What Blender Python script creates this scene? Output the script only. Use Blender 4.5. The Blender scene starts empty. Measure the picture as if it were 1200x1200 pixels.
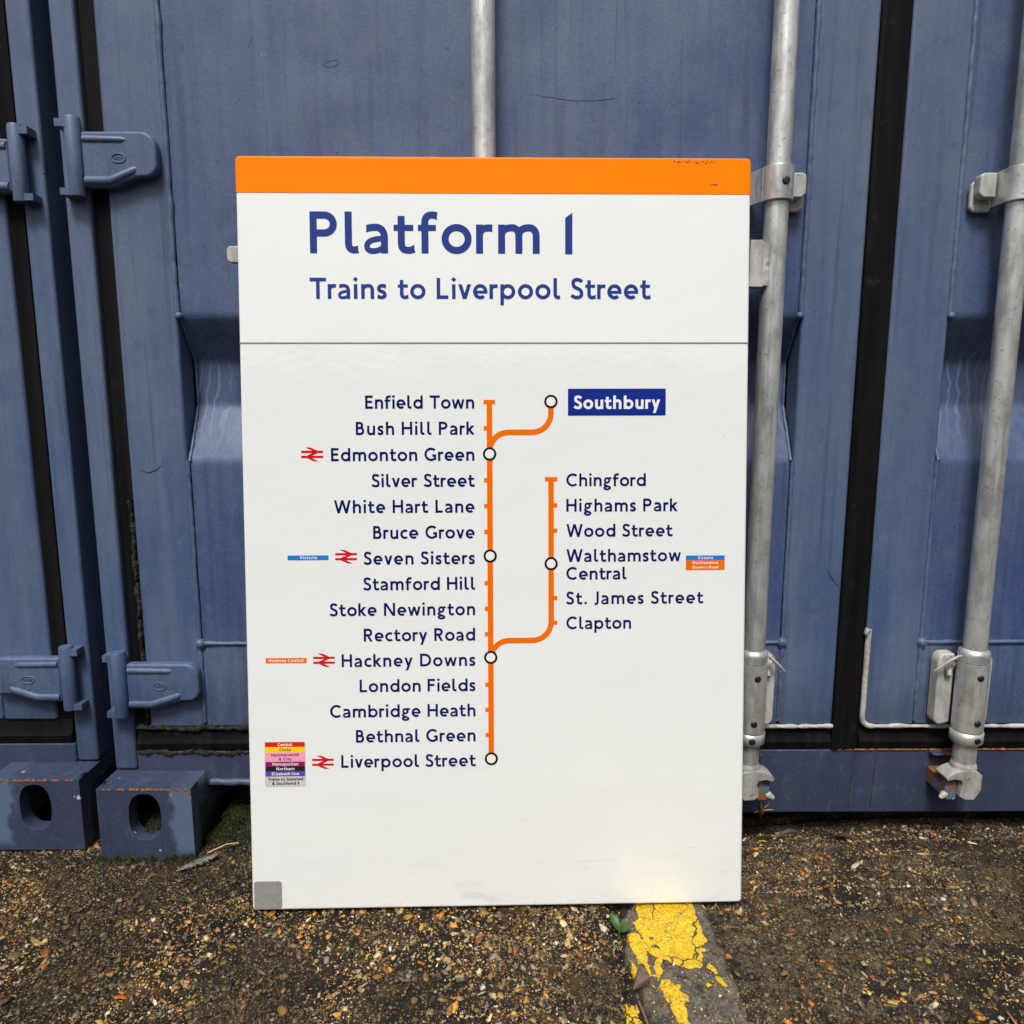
import bpy, bmesh, math, random
import numpy as np
from mathutils import Vector, Matrix, noise as mnoise

random.seed(7)
rng = np.random.default_rng(11)
R = math.radians
scene = bpy.context.scene
COL = scene.collection

# ------------------------------------------------------------------ camera
cam_d = bpy.data.cameras.new('camera')
cam = bpy.data.objects.new('camera', cam_d)
COL.objects.link(cam)
pitch, yaw, roll = R(8.69), R(0.25), R(0.043)
fwd = Vector((math.sin(yaw) * math.cos(pitch), math.cos(yaw) * math.cos(pitch), -math.sin(pitch)))
rgt = Vector((math.cos(yaw), -math.sin(yaw), 0))
dwn = fwd.cross(rgt)
r2 = rgt * math.cos(roll) + dwn * math.sin(roll)
d2 = -rgt * math.sin(roll) + dwn * math.cos(roll)
m = Matrix((r2, -d2, -fwd)).transposed().to_4x4()
m.translation = Vector((0, -1.155, 0.776))
cam.matrix_world = m
cam_d.sensor_width = 36
cam_d.lens = 25.5
cam_d.clip_start = 0.02
cam_d.clip_end = 800
scene.camera = cam

# ------------------------------------------------------------------ sky, sun, exposure
SUN_EL, SUN_AZ = 58, 12           # degrees; azimuth away from the camera's back, to the left
world = bpy.data.worlds.new('World')
scene.world = world
world.use_nodes = True
wn, wl = world.node_tree.nodes, world.node_tree.links
wn.clear()
sky = wn.new('ShaderNodeTexSky')
sky.sky_type = 'NISHITA'
sky.sun_disc = False
sky.sun_elevation = R(SUN_EL)
sky.sun_rotation = R(180 + SUN_AZ)
sky.air_density = 1.0
sky.dust_density = 6.0
sky.ozone_density = 1.0
hs = wn.new('ShaderNodeHueSaturation')
hs.inputs['Saturation'].default_value = 0.22
bg = wn.new('ShaderNodeBackground')
bg.inputs['Strength'].default_value = 0.105
wo = wn.new('ShaderNodeOutputWorld')
wl.new(sky.outputs[0], hs.inputs['Color'])
wl.new(hs.outputs[0], bg.inputs['Color'])
wl.new(bg.outputs[0], wo.inputs['Surface'])
sun_d = bpy.data.lights.new('sun', 'SUN')
sun_d.energy = 2.7
sun_d.angle = R(14)
sun_d.color = (1.0, 0.972, 0.935)
sun = bpy.data.objects.new('sun', sun_d)
COL.objects.link(sun)
sdir = Vector((-math.sin(R(SUN_AZ)) * math.cos(R(SUN_EL)), -math.cos(R(SUN_AZ)) * math.cos(R(SUN_EL)), math.sin(R(SUN_EL))))
sun.rotation_euler = sdir.to_track_quat('Z', 'Y').to_euler()
sun.location = (-2, -6, 8)
scene.view_settings.view_transform = 'Standard'
scene.view_settings.look = 'None'
scene.view_settings.gamma = 1
scene.view_settings.exposure = 0.07
scene.cycles.use_denoising = True

# ------------------------------------------------------------------ material helpers
class N:
    def __init__(self, name):
        self.m = bpy.data.materials.new(name)
        self.m.use_nodes = True
        self.t = self.m.node_tree
        self.t.nodes.clear()
        self.out = self.t.nodes.new('ShaderNodeOutputMaterial')
        self.b = self.t.nodes.new('ShaderNodeBsdfPrincipled')
        self.t.links.new(self.b.outputs[0], self.out.inputs['Surface'])
        self.tc = self.t.nodes.new('ShaderNodeTexCoord')
    def set(self, key, v):
        s = self.b.inputs[key]
        self.put(s, v)
    def put(self, s, v):
        if hasattr(v, 'is_output') or isinstance(v, bpy.types.NodeSocket):
            self.t.links.new(v, s)
        elif isinstance(v, tuple) and len(v) == 3 and s.type == 'RGBA':
            s.default_value = (*v, 1)
        else:
            s.default_value = v
    def map(self, scale=(1, 1, 1), loc=(0, 0, 0), src=None):
        n = self.t.nodes.new('ShaderNodeMapping')
        n.inputs['Scale'].default_value = scale
        n.inputs['Location'].default_value = loc
        self.t.links.new(src or self.tc.outputs['Object'], n.inputs['Vector'])
        return n.outputs[0]
    def noise(self, scale, detail=4, rough=0.55, vec=None, dist=0.0, col=False):
        n = self.t.nodes.new('ShaderNodeTexNoise')
        n.inputs['Scale'].default_value = scale
        n.inputs['Detail'].default_value = detail
        n.inputs['Roughness'].default_value = rough
        n.inputs['Distortion'].default_value = dist
        self.t.links.new(vec or self.tc.outputs['Object'], n.inputs['Vector'])
        return n.outputs['Color' if col else 'Fac']
    def voro(self, scale, feature='F1', vec=None, out='Distance', rnd=1.0):
        n = self.t.nodes.new('ShaderNodeTexVoronoi')
        n.feature = feature
        n.inputs['Scale'].default_value = scale
        n.inputs['Randomness'].default_value = rnd
        self.t.links.new(vec or self.tc.outputs['Object'], n.inputs['Vector'])
        return n.outputs[out]
    def ramp(self, f, stops, interp='LINEAR'):
        n = self.t.nodes.new('ShaderNodeValToRGB')
        n.color_ramp.interpolation = interp
        e = n.color_ramp.elements
        while len(e) < len(stops):
            e.new(0.5)
        for el, (p, c) in zip(e, stops):
            el.position = p
            el.color = (*c, 1) if isinstance(c, tuple) else (c, c, c, 1)
        self.t.links.new(f, n.inputs['Fac'])
        return n.outputs['Color']
    def mix(self, f, a, b, mode='MIX'):
        n = self.t.nodes.new('ShaderNodeMix')
        n.data_type = 'RGBA'
        n.blend_type = mode
        self.put(n.inputs[0], f)
        self.put(n.inputs[6], a)
        self.put(n.inputs[7], b)
        return n.outputs[2]
    def math(self, op, a, b=0.5, c=None):
        n = self.t.nodes.new('ShaderNodeMath')
        n.operation = op
        self.put(n.inputs[0], a)
        self.put(n.inputs[1], b)
        if c is not None:
            self.put(n.inputs[2], c)
        return n.outputs[0]
    def sep(self, v=None):
        n = self.t.nodes.new('ShaderNodeSeparateXYZ')
        self.t.links.new(v or self.tc.outputs['Object'], n.inputs[0])
        return n.outputs
    def attr(self, name, out='Fac'):
        n = self.t.nodes.new('ShaderNodeAttribute')
        n.attribute_name = name
        return n.outputs[out]
    def bump(self, h, strength=0.2, dist=0.001, prev=None):
        n = self.t.nodes.new('ShaderNodeBump')
        n.inputs['Strength'].default_value = strength
        n.inputs['Distance'].default_value = dist
        self.t.links.new(h, n.inputs['Height'])
        if prev is not None:
            self.t.links.new(prev, n.inputs['Normal'])
        self.t.links.new(n.outputs[0], self.b.inputs['Normal'])
        return n.outputs[0]

def flat(name, col, rough=0.5, metal=0.0, var=0.0, scale=60, bump=0.0):
    n = N(name)
    if var:
        f = n.noise(scale, 5)
        a = tuple(c * (1 - var) for c in col)
        b = tuple(min(1, c * (1 + var)) for c in col)
        n.set('Base Color', n.mix(n.ramp(f, [(0.3, 0.0), (0.7, 1.0)]), a, b))
        if bump:
            n.bump(f, bump, 0.001)
    else:
        n.set('Base Color', col)
    n.set('Roughness', rough)
    n.set('Metallic', metal)
    return n.m

def blue_paint(name, drips=False, rust=0.0, deep=0.0, pale=False):
    n = N(name)
    big = n.noise(3.2, 6, 0.6)
    streak = n.noise(1.0, 6, 0.62, n.map((26, 26, 1.6)))
    cloud = n.noise(11, 5, 0.6)
    A, B = (0.030, 0.060, 0.170), (0.070, 0.107, 0.205)
    if deep:
        A, B = (0.036, 0.052, 0.108), (0.060, 0.078, 0.140)
    if pale:
        A, B = (0.052, 0.094, 0.192), (0.102, 0.143, 0.228)
    f = n.math('ADD', n.math('MULTIPLY', big, 0.5), n.math('MULTIPLY', streak, 0.5))
    col = n.mix(n.ramp(f, [(0.42, 0.0), (0.58, 1.0)]), A, B)
    col = n.mix(n.ramp(cloud, [(0.52, 0.0), (0.75, 0.55)]), col, (0.066, 0.085, 0.15) if deep else (0.102, 0.128, 0.190))
    # greyer, paler blue mixed in towards the top
    z = n.sep()[2]
    zf = n.math('MULTIPLY', n.ramp(n.math('ADD', n.math('MULTIPLY', z, 0.5), n.math('MULTIPLY', n.math('SUBTRACT', cloud, 0.5), 0.3)),
                [(0.18, 0.0), (0.62, 1.0)]), 0.35)
    col = n.mix(n.math('MULTIPLY', zf, 0.2 if deep else 1.0), col, (0.108, 0.136, 0.205))
    # dirt splashed along the bottom edge and washed down in runs
    lowz = n.math('ADD', z, n.math('MULTIPLY', n.math('SUBTRACT', n.noise(1.0, 5, 0.7, n.map((60, 60, 9))), 0.5), 0.16))
    col = n.mix(n.ramp(lowz, [(0.10, 0.6), (0.25, 0.42), (0.33, 0.0)]), col, (0.026, 0.033, 0.058))
    # grain of the brushed-on coat
    gn = n.noise(230, 3, 0.7)
    col = n.mix(n.ramp(gn, [(0.30, 0.30), (0.5, 0.0)]), col, (0.030, 0.045, 0.10))
    col = n.mix(n.ramp(gn, [(0.52, 0.0), (0.72, 0.22)]), col, (0.16, 0.19, 0.27))
    st2 = n.noise(1.0, 5, 0.65, n.map((70, 70, 2.2), (4, 1, 2)))
    col = n.mix(n.ramp(st2, [(0.54, 0.0), (0.70, 0.60)]), col, (0.034, 0.048, 0.105))
    mt = n.noise(38, 5, 0.65, n.map((1, 1, 0.6)))
    col = n.mix(n.ramp(mt, [(0.55, 0.0), (0.75, 0.35)]), col, (0.14, 0.165, 0.235))
    col = n.mix(n.ramp(mt, [(0.28, 0.35), (0.44, 0.0)]), col, (0.04, 0.055, 0.115))
    # fine pin-prick specks and bigger flecks of dirt
    sp = n.noise(420, 2, 0.5)
    col = n.mix(n.ramp(sp, [(0.63, 0.0), (0.71, 0.6)]), col, (0.03, 0.038, 0.07))
    fl = n.noise(95, 3, 0.6)
    col = n.mix(n.ramp(fl, [(0.70, 0.0), (0.74, 0.75)]), col, (0.022, 0.026, 0.04))
    wh = n.noise(130, 2, 0.5, n.map((1, 1, 1), (3, 7, 1)))
    col = n.mix(n.ramp(wh, [(0.765, 0.0), (0.79, 0.4)]), col, (0.33, 0.35, 0.38))
    if drips:
        o = n.sep()
        wob = n.noise(9, 3, 0.5, n.map((2, 1, 1.4)))
        xs = n.math('ADD', o[0], n.math('MULTIPLY', n.math('SUBTRACT', wob, 0.5), 0.05))
        w = n.math('ABSOLUTE', n.math('SINE', n.math('MULTIPLY', xs, 200)))
        line = n.ramp(w, [(0.86, 0.0), (0.95, 1.0)])
        edge = n.ramp(w, [(0.70, 0.0), (0.80, 1.0), (0.86, 0.0)])
        zr = n.ramp(o[2], [(0.70, 0.0), (0.765, 1.0), (0.835, 1.0), (0.86, 0.15), (0.90, 0.0)])
        on = n.ramp(n.noise(7, 2, 0.5, n.map((3, 1, 0.15))), [(0.44, 0.0), (0.52, 1.0)])
        k = n.math('MULTIPLY', n.math('MULTIPLY', line, zr), on)
        k2 = n.math('MULTIPLY', n.math('MULTIPLY', edge, zr), on)
        col = n.mix(n.math('MULTIPLY', k, 0.55), col, (0.17, 0.20, 0.27))
        col = n.mix(n.math('MULTIPLY', k2, 0.5), col, (0.035, 0.045, 0.09))
    rs_ = n.math('MULTIPLY', n.ramp(n.noise(150, 4, 0.7), [(0.60, 0.0), (0.64, 1.0)]), n.ramp(n.noise(9, 4, 0.6, n.map((1, 1, 0.7), (7, 3, 1))), [(0.60, 0.0), (0.72, 0.8)]))
    col = n.mix(rs_, col, (0.085, 0.042, 0.020))
    if rust:
        pt = n.noise(19, 4, 0.6, dist=0.3)
        o = n.sep()
        bx_ = n.math('ADD', n.math('ABSOLUTE', o[0]), n.math('MULTIPLY', n.math('SUBTRACT', pt, 0.5), 0.07))
        lt = n.math('MULTIPLY', n.ramp(n.math('SUBTRACT', bx_, 0.62), [(0.497, 1.0), (0.503, 0.0)]), n.ramp(o[2], [(0.036, 0.0), (0.05, 1.0), (0.1535, 1.0), (0.1545, 0.0)]))
        col = n.mix(n.math('MULTIPLY', lt, 0.85), col, (0.105, 0.150, 0.235))
        rn = n.noise(34, 5, 0.7)
        rc = n.mix(n.noise(160, 3), (0.10, 0.035, 0.015), (0.36, 0.14, 0.04))
        col = n.mix(n.ramp(rn, [(0.78 - rust, 0.0), (0.80 - rust, 1.0)]), col, rc)
        col = n.mix(n.ramp(n.noise(60, 2, 0.5), [(0.74, 0.0), (0.75, 1.0)]), col, (0.45, 0.47, 0.48))
    n.set('Base Color', col)
    n.set('Roughness', n.math('ADD', 0.34, n.math('MULTIPLY', cloud, 0.26)))
    n.set('Specular IOR Level', 0.4)
    b = n.bump(n.noise(5, 3), 0.35, 0.004)
    b = n.bump(n.noise(260, 3), 0.26, 0.0007, b)
    n.bump(fl, 0.15, 0.0006, b)
    return n.m

M = {}
M['blue'] = blue_paint('blue_paint', pale=True)
M['panel'] = blue_paint('blue_panel_paint', drips=True)
M['sill'] = blue_paint('deep_blue_paint', deep=1)
M['keeper'] = blue_paint('rusted_blue_paint', rust=0.27, deep=1)
M['rusty'] = blue_paint('chipped_blue_paint', rust=0.085, deep=1)

def galv(name, base=(0.46, 0.47, 0.45), dark=(0.17, 0.17, 0.165), metal=0.55, rough=0.40):
    n = N(name)
    f = n.noise(34, 6, 0.68, n.map((1, 1, 0.45)))
    g = n.noise(150, 4, 0.6)
    col = n.mix(n.ramp(f, [(0.36, 1.0), (0.56, 0.0)]), base, tuple(c * 0.62 for c in base))
    col = n.mix(n.ramp(g, [(0.62, 0.0), (0.70, 0.8)]), col, dark)
    col = n.mix(n.ramp(n.noise(21, 4, 0.7, n.map((1, 1, 1), (5, 2, 9))), [(0.60, 0.0), (0.74, 0.55)]), col, (0.44, 0.39, 0.29))
    col = n.mix(n.ramp(n.noise(1.0, 5, 0.7, n.map((110, 110, 7))), [(0.52, 0.0), (0.64, 0.65)]), col, tuple(c * 0.5 for c in base))
    n.set('Base Color', col)
    n.set('Metallic', metal)
    n.set('Roughness', n.math('ADD', rough - 0.12, n.math('MULTIPLY', f, 0.3)))
    b = n.bump(f, 0.2, 0.001)
    n.bump(g, 0.25, 0.0006, b)
    return n.m
M['galv'] = galv('galvanised_steel', (0.72, 0.73, 0.70), (0.24, 0.24, 0.22), 0.65, 0.34)
M['cast'] = galv('dull_cast_zinc', (0.47, 0.47, 0.43), (0.14, 0.14, 0.13), 0.25, 0.55)
M['plate'] = galv('pale_painted_plate', (0.52, 0.51, 0.47), (0.2, 0.19, 0.17), 0.1, 0.55)

def rubber():
    n = N('black_rubber')
    f = n.noise(1.0, 5, 0.6, n.map((60, 60, 3)))
    d = n.noise(38, 5, 0.7)
    col = n.mix(n.ramp(f, [(0.4, 0.0), (0.7, 1.0)]), (0.004, 0.004, 0.0045), (0.010, 0.0095, 0.009))
    col = n.mix(n.ramp(d, [(0.60, 0.0), (0.72, 0.8)]), col, (0.022, 0.019, 0.014))
    n.set('Base Color', col)
    n.set('Roughness', 0.7)
    n.set('Specular IOR Level', 0.08)
    n.bump(d, 0.2, 0.001)
    return n.m
M['rubber'] = rubber()
def grime():
    n = N('mossy_grime')
    d = n.noise(120, 4, 0.7)
    n.set('Base Color', n.ramp(d, [(0.40, (0.006, 0.005, 0.004)), (0.58, (0.026, 0.021, 0.010)), (0.75, (0.085, 0.065, 0.028))]))
    n.set('Roughness', 0.9)
    n.bump(d, 0.8, 0.003)
    return n.m
M['grime'] = grime()
def sealant():
    n = N('grey_sealant')
    d = n.noise(60, 4, 0.7)
    n.set('Base Color', n.ramp(d, [(0.33, (0.22, 0.20, 0.17)), (0.55, (0.46, 0.44, 0.40)), (0.74, (0.52, 0.50, 0.46)), (0.78, (0.40, 0.17, 0.04))]))
    n.set('Roughness', 0.6)
    n.bump(d, 0.4, 0.001)
    return n.m
M['sealant'] = sealant()
M['black'] = flat('black_bolt', (0.008, 0.008, 0.008), 0.5)
M['void'] = flat('shade_black', (0.012, 0.012, 0.013), 0.9)  # stands in for the shade under the container

def enamel(name, col, rough=0.1, stain=True, spec=0.55):
    n = N(name)
    c = col
    if stain:
        st = n.noise(1.0, 4, 0.6, n.map((220, 1, 26)))
        sp = n.noise(75, 2, 0.5)
        lo = n.ramp(n.sep()[2], [(0.0, 0.55), (0.05, 0.14), (0.3, 0.03)])
        sm = n.noise(14, 5, 0.7, n.map((0.5, 1, 1.6), (2, 0, 3)))
        c = n.mix(n.math('MULTIPLY', n.ramp(sm, [(0.56, 0.0), (0.74, 1.0)]), lo), c, (0.50, 0.43, 0.31))
        c = n.mix(n.ramp(sp, [(0.775, 0.0), (0.79, 0.6)]), c, (0.42, 0.30, 0.16))
        scr = n.noise(1.0, 2, 0.5, n.map((3.5, 1, 190), (1, 0, 0)))
        c = n.mix(n.math('MULTIPLY', n.ramp(scr, [(0.76, 0.0), (0.775, 1.0)]), lo), c, (0.33, 0.31, 0.27))
    n.set('Base Color', c)
    n.set('Roughness', rough)
    n.set('Specular IOR Level', spec)
    b = n.bump(n.noise(7, 2, 0.4), 0.20, 0.008)
    n.bump(n.noise(80, 3, 0.55), 0.28, 0.0009, b)
    return n.m
M['white'] = enamel('white_enamel', (0.79, 0.81, 0.79), 0.07, True, 0.85)
M['orange'] = enamel('orange_enamel', (1.0, 0.215, 0.0), 0.35, False, 0.06)
M['navy'] = enamel('navy_print', (0.004, 0.010, 0.105), 0.1, False, 0.4)
M['navy_sheen'] = enamel('navy_print_sky_sheen', (0.010, 0.036, 0.215), 0.12, False, 0.3)  # the navy print again, lightened: sky reflection put into the base colour
M['line'] = enamel('orange_print', (0.80, 0.145, 0.001), 0.2, False, 0.2)
M['rule'] = enamel('grey_rule_print', (0.17, 0.18, 0.24), 0.12, False)
M['red'] = enamel('red_print', (0.62, 0.008, 0.012), 0.12, False)
M['ring'] = flat('black_print', (0.008, 0.008, 0.010), 0.2)
M['wht'] = flat('white_print', (0.80, 0.80, 0.78), 0.2)
M['vic'] = flat('sky_blue_print', (0.008, 0.19, 0.58), 0.25)
M['box'] = flat('royal_blue_print', (0.006, 0.025, 0.23), 0.15)
M['tred'] = flat('signal_red_print', (0.70, 0.012, 0.012), 0.3)
M['tyel'] = flat('yellow_print', (0.92, 0.60, 0.004), 0.3)
M['tpnk'] = flat('pink_print', (0.86, 0.33, 0.46), 0.3)
M['tmag'] = flat('maroon_print', (0.24, 0.008, 0.11), 0.3)
M['tblk'] = flat('charcoal_print', (0.016, 0.015, 0.018), 0.3)
M['tpur'] = flat('violet_print', (0.12, 0.055, 0.42), 0.3)
M['tgry'] = flat('silver_sticker', (0.55, 0.55, 0.53), 0.35, 0, 0.08, 90)
M['qr'] = flat('brushed_grey_sticker', (0.36, 0.36, 0.345), 0.35, 0.3, 0.12, 120)

# ------------------------------------------------------------------ geometry helpers
class MB:
    def __init__(self):
        self.v, self.f, self.sm = [], [], []
    def add(self, vs, fs, smooth=False):
        o = len(self.v)
        self.v += [tuple(p) for p in vs]
        for f in fs:
            self.f.append([i + o for i in f])
            self.sm.append(smooth)
        return self
    def box(self, x0, x1, y0, y1, z0, z1):
        v = [(x, y, z) for x in (x0, x1) for y in (y0, y1) for z in (z0, z1)]
        return self.add(v, [(0, 1, 3, 2), (4, 6, 7, 5), (0, 4, 5, 1), (2, 3, 7, 6), (0, 2, 6, 4), (1, 5, 7, 3)])
    def prism(self, poly, a0, a1, axis='y'):
        """extrude a 2-D outline: axis y takes (x,z), axis x takes (y,z), axis z takes (x,y)"""
        def P(p, a):
            return {'y': (p[0], a, p[1]), 'x': (a, p[0], p[1]), 'z': (p[0], p[1], a)}[axis]
        n = len(poly)
        v = [P(p, a0) for p in poly] + [P(p, a1) for p in poly]
        f = [tuple(range(n)), tuple(range(2 * n - 1, n - 1, -1))]
        f += [(i, n + i, n + (i + 1) % n, (i + 1) % n) for i in range(n)]
        return self.add(v, f)
    def tube(self, path, r, seg=12, cap=True, squash=None):
        path = [Vector(p) for p in path]
        n = len(path)
        rs = r if isinstance(r, (list, tuple)) else [r] * n
        up = None
        vs, fs = [], []
        for i, p in enumerate(path):
            t = (path[min(i + 1, n - 1)] - path[max(i - 1, 0)]).normalized()
            if up is None:
                a = Vector((0, 1, 0)) if abs(t.y) < 0.9 else Vector((1, 0, 0))
                up = (a - t * a.dot(t)).normalized()
            else:
                up = (up - t * up.dot(t)).normalized()
            sd = t.cross(up)
            for k in range(seg):
                a = 2 * math.pi * k / seg
                vs.append(p + (up * math.cos(a) + sd * math.sin(a)) * rs[i])
        for i in range(n - 1):
            for k in range(seg):
                k2 = (k + 1) % seg
                fs.append((i * seg + k, i * seg + k2, (i + 1) * seg + k2, (i + 1) * seg + k))
        self.add(vs, fs, True)
        if cap:
            self.add([vs[k] for k in range(seg)], [tuple(range(seg - 1, -1, -1))])
            self.add([vs[(n - 1) * seg + k] for k in range(seg)], [tuple(range(seg))])
        return self
    def lathe(self, prof, c, axis='z', seg=24):
        """prof = [(radius, height)...] about an axis through c"""
        vs, fs = [], []
        for (r, h) in prof:
            for k in range(seg):
                a = 2 * math.pi * k / seg
                u, w = r * math.cos(a), r * math.sin(a)
                vs.append({'z': (c[0] + u, c[1] + w, c[2] + h), 'y': (c[0] + u, c[1] + h, c[2] + w), 'x': (c[0] + h, c[1] + u, c[2] + w)}[axis])
        for i in range(len(prof) - 1):
            for k in range(seg):
                k2 = (k + 1) % seg
                fs.append((i * seg + k, i * seg + k2, (i + 1) * seg + k2, (i + 1) * seg + k))
        self.add(vs, fs, True)
        self.add(vs[:seg], [tuple(range(seg))])
        self.add(vs[-seg:], [tuple(range(seg - 1, -1, -1))])
        return self
    def mirror(self, c):
        self.v = [(2 * c - x, y, z) for x, y, z in self.v]
        self.f = [f[::-1] for f in self.f]
        return self
    def build(self, name, mat, parent=None, bevel=0, seg=2, fix=True, weld=False):
        me = bpy.data.meshes.new(name)
        me.from_pydata(self.v, [], self.f)
        me.polygons.foreach_set('use_smooth', self.sm)
        if fix:
            bm = bmesh.new()
            bm.from_mesh(me)
            if weld:
                bmesh.ops.remove_doubles(bm, verts=bm.verts, dist=1e-6)
            bmesh.ops.recalc_face_normals(bm, faces=bm.faces)
            bm.to_mesh(me)
            bm.free()
        me.materials.append(mat)
        o = bpy.data.objects.new(name, me)
        COL.objects.link(o)
        o.parent = parent
        if bevel:
            b = o.modifiers.new('bevel', 'BEVEL')
            b.width = bevel
            b.segments = seg
            b.limit_method = 'ANGLE'
            b.angle_limit = R(35)
            b.harden_normals = False
            for p in me.polygons:
                p.use_smooth = True
            w = o.modifiers.new('wn', 'WEIGHTED_NORMAL')
            w.keep_sharp = True
        return o

def tag(o, label, cat, group=None, kind=None):
    if kind:
        o['kind'] = kind
    if label:
        o['label'] = label
    if cat:
        o['category'] = cat
    if group:
        o['group'] = group
    return o

def empty(name, loc=(0, 0, 0)):
    o = bpy.data.objects.new(name, None)
    o.location = loc
    o.empty_display_size = 0.1
    COL.objects.link(o)
    return o

def copy_tree(o, parent=None):
    c = o.copy()
    COL.objects.link(c)
    c.parent = parent
    for ch in o.children:
        copy_tree(ch, c)
    return c

def fbm(x, y, seed=0, octaves=4, base=1.0, gain=0.5):
    """value noise on arrays"""
    out = np.zeros(np.shape(x))
    amp, fr = 1.0, base
    for k in range(octaves):
        r_ = np.random.default_rng(seed * 31 + k)
        T = r_.random((256, 256)) * 2 - 1
        X, Y = x * fr, y * fr
        xi, yi = np.floor(X).astype(int), np.floor(Y).astype(int)
        u, v = X - xi, Y - yi
        u, v = u * u * (3 - 2 * u), v * v * (3 - 2 * v)
        a, b = T[xi % 256, yi % 256], T[(xi + 1) % 256, yi % 256]
        c, d = T[xi % 256, (yi + 1) % 256], T[(xi + 1) % 256, (yi + 1) % 256]
        out = out + amp * ((a * (1 - u) + b * u) * (1 - v) + (c * (1 - u) + d * u) * v)
        amp *= gain
        fr *= 2.03
    return out

def sstep(a, b, x):
    t = np.clip((x - a) / (b - a), 0, 1)
    return t * t * (3 - 2 * t)

# ------------------------------------------------------------------ ground
JX = np.array([-5, -0.72, -0.389, -0.34, -0.30, -0.26, -0.22, -0.18, 0.0, 1.0])       # joint: Y ...
JC = np.array([0.245, 0.186, 0.167, 0.160, 0.155, 0.152, 0.154, 0.160, 0.160, 0.16])  # ... X of its middle
JW = np.array([0.010, 0.010, 0.012, 0.013, 0.007, 0.008, 0.012, 0.016, 0.012, 0.01])  # half width

def regions(x, y):
    jc = np.interp(y, JX, JC) + 0.0035 * fbm(x * 0 + y, y * 0, 5, 4, 50, 0.65)
    jw = np.interp(y, JX, JW) * (1 + 0.35 * fbm(y, y * 0 + 3, 6, 3, 45))
    d = np.abs(x - jc) / np.maximum(jw, 0.003)
    trench = 1 - sstep(0.55, 1.25, d + 0.4 * fbm(x, y, 7, 3, 140))
    redge = 0.290 + 0.02 * (y + 0.3) * 0 + 0.003 * fbm(y, y * 0, 8, 3, 40)
    strip = sstep(0, 0.004, x - jc) * (1 - sstep(-0.004, 0.006, x - redge))
    right = sstep(-0.003, 0.006, x - redge)
    left = 1 - sstep(-0.004, 0.004, x - jc)
    groove = np.exp(-((x - redge - 0.004) / 0.0035) ** 2)
    return trench, strip, right, left, groove

def gheight(x, y):
    x, y = np.asarray(x, float), np.asarray(y, float)
    tr, st, rt, lf, gr = regions(x, y)
    h = 0.034 + 0.026 * sstep(0.25, 0.75, x) * sstep(-0.24, -0.06, y)
    h = h - 0.024 * sstep(-0.040, 0.008, y + 0.006 * fbm(x, y * 0, 12, 3, 30)) * sstep(-0.30, -0.20, x)
    h = h - 0.010 * sstep(-0.1, 0.0, y) * sstep(-0.45, -0.6, x)
    h = h + 0.0025 * fbm(x, y, 1, 3, 6) + 0.0011 * fbm(x, y, 2, 3, 60)
    h = h + lf * (0.0008 * fbm(x, y, 3, 2, 190))
    rib = np.sin((y + 0.004 * fbm(x, y, 9, 2, 14)) * 2 * math.pi / 0.034)
    h = h + rt * 0.0036 * rib
    h = h + st * (0.001 + 0.0006 * fbm(x, y, 4, 3, 160))
    h = h - tr * 0.013 - gr * 0.0022
    far = np.maximum(np.abs(x) - 3, 0) + np.maximum(-y - 3, 0)
    return h - 0.002 * np.minimum(far, 1)

def graded(a, b, step, lo, hi):
    c = list(np.arange(a, b + step / 2, step))
    s, p = step, a
    left = []
    while p > lo:
        s *= 1.35
        p -= s
        left.append(p)
    s, p = step, b
    right = []
    while p < hi:
        s *= 1.35
        p += s
        right.append(p)
    return np.array(left[::-1] + c + right)

def np_mesh(name, V, F, smooth=True):
    me = bpy.data.meshes.new(name)
    V = np.asarray(V, np.float32)
    F = np.asarray(F, np.int32)
    k = F.shape[1]
    me.vertices.add(len(V))
    me.vertices.foreach_set('co', V.ravel())
    me.loops.add(F.size)
    me.loops.foreach_set('vertex_index', F.ravel())
    me.polygons.add(len(F))
    me.polygons.foreach_set('loop_start', np.arange(0, F.size, k, dtype=np.int32))
    me.polygons.foreach_set('use_smooth', np.full(len(F), smooth))
    me.update(calc_edges=True)
    return me

gx = graded(-0.95, 1.05, 0.0026, -300, 300)
gy = graded(-0.62, 0.06, 0.0026, -300, 300)
GX, GY = np.meshgrid(gx, gy, indexing='ij')
GZ = gheight(GX, GY)
nx, ny = GX.shape
idx = np.arange(nx * ny).reshape(nx, ny)
F = np.stack([idx[:-1, :-1], idx[1:, :-1], idx[1:, 1:], idx[:-1, 1:]], -1).reshape(-1, 4)
gme = np_mesh('ground', np.stack([GX, GY, GZ], -1).reshape(-1, 3), F)
trn, stp, rgtm, lft, grv = regions(GX, GY)
for nm, arr in (('trench', np.maximum(trn, grv * 0.7)), ('strip', stp), ('right', rgtm)):
    a = gme.attributes.new(nm, 'FLOAT', 'POINT')
    a.data.foreach_set('value', arr.astype(np.float32).ravel())

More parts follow.
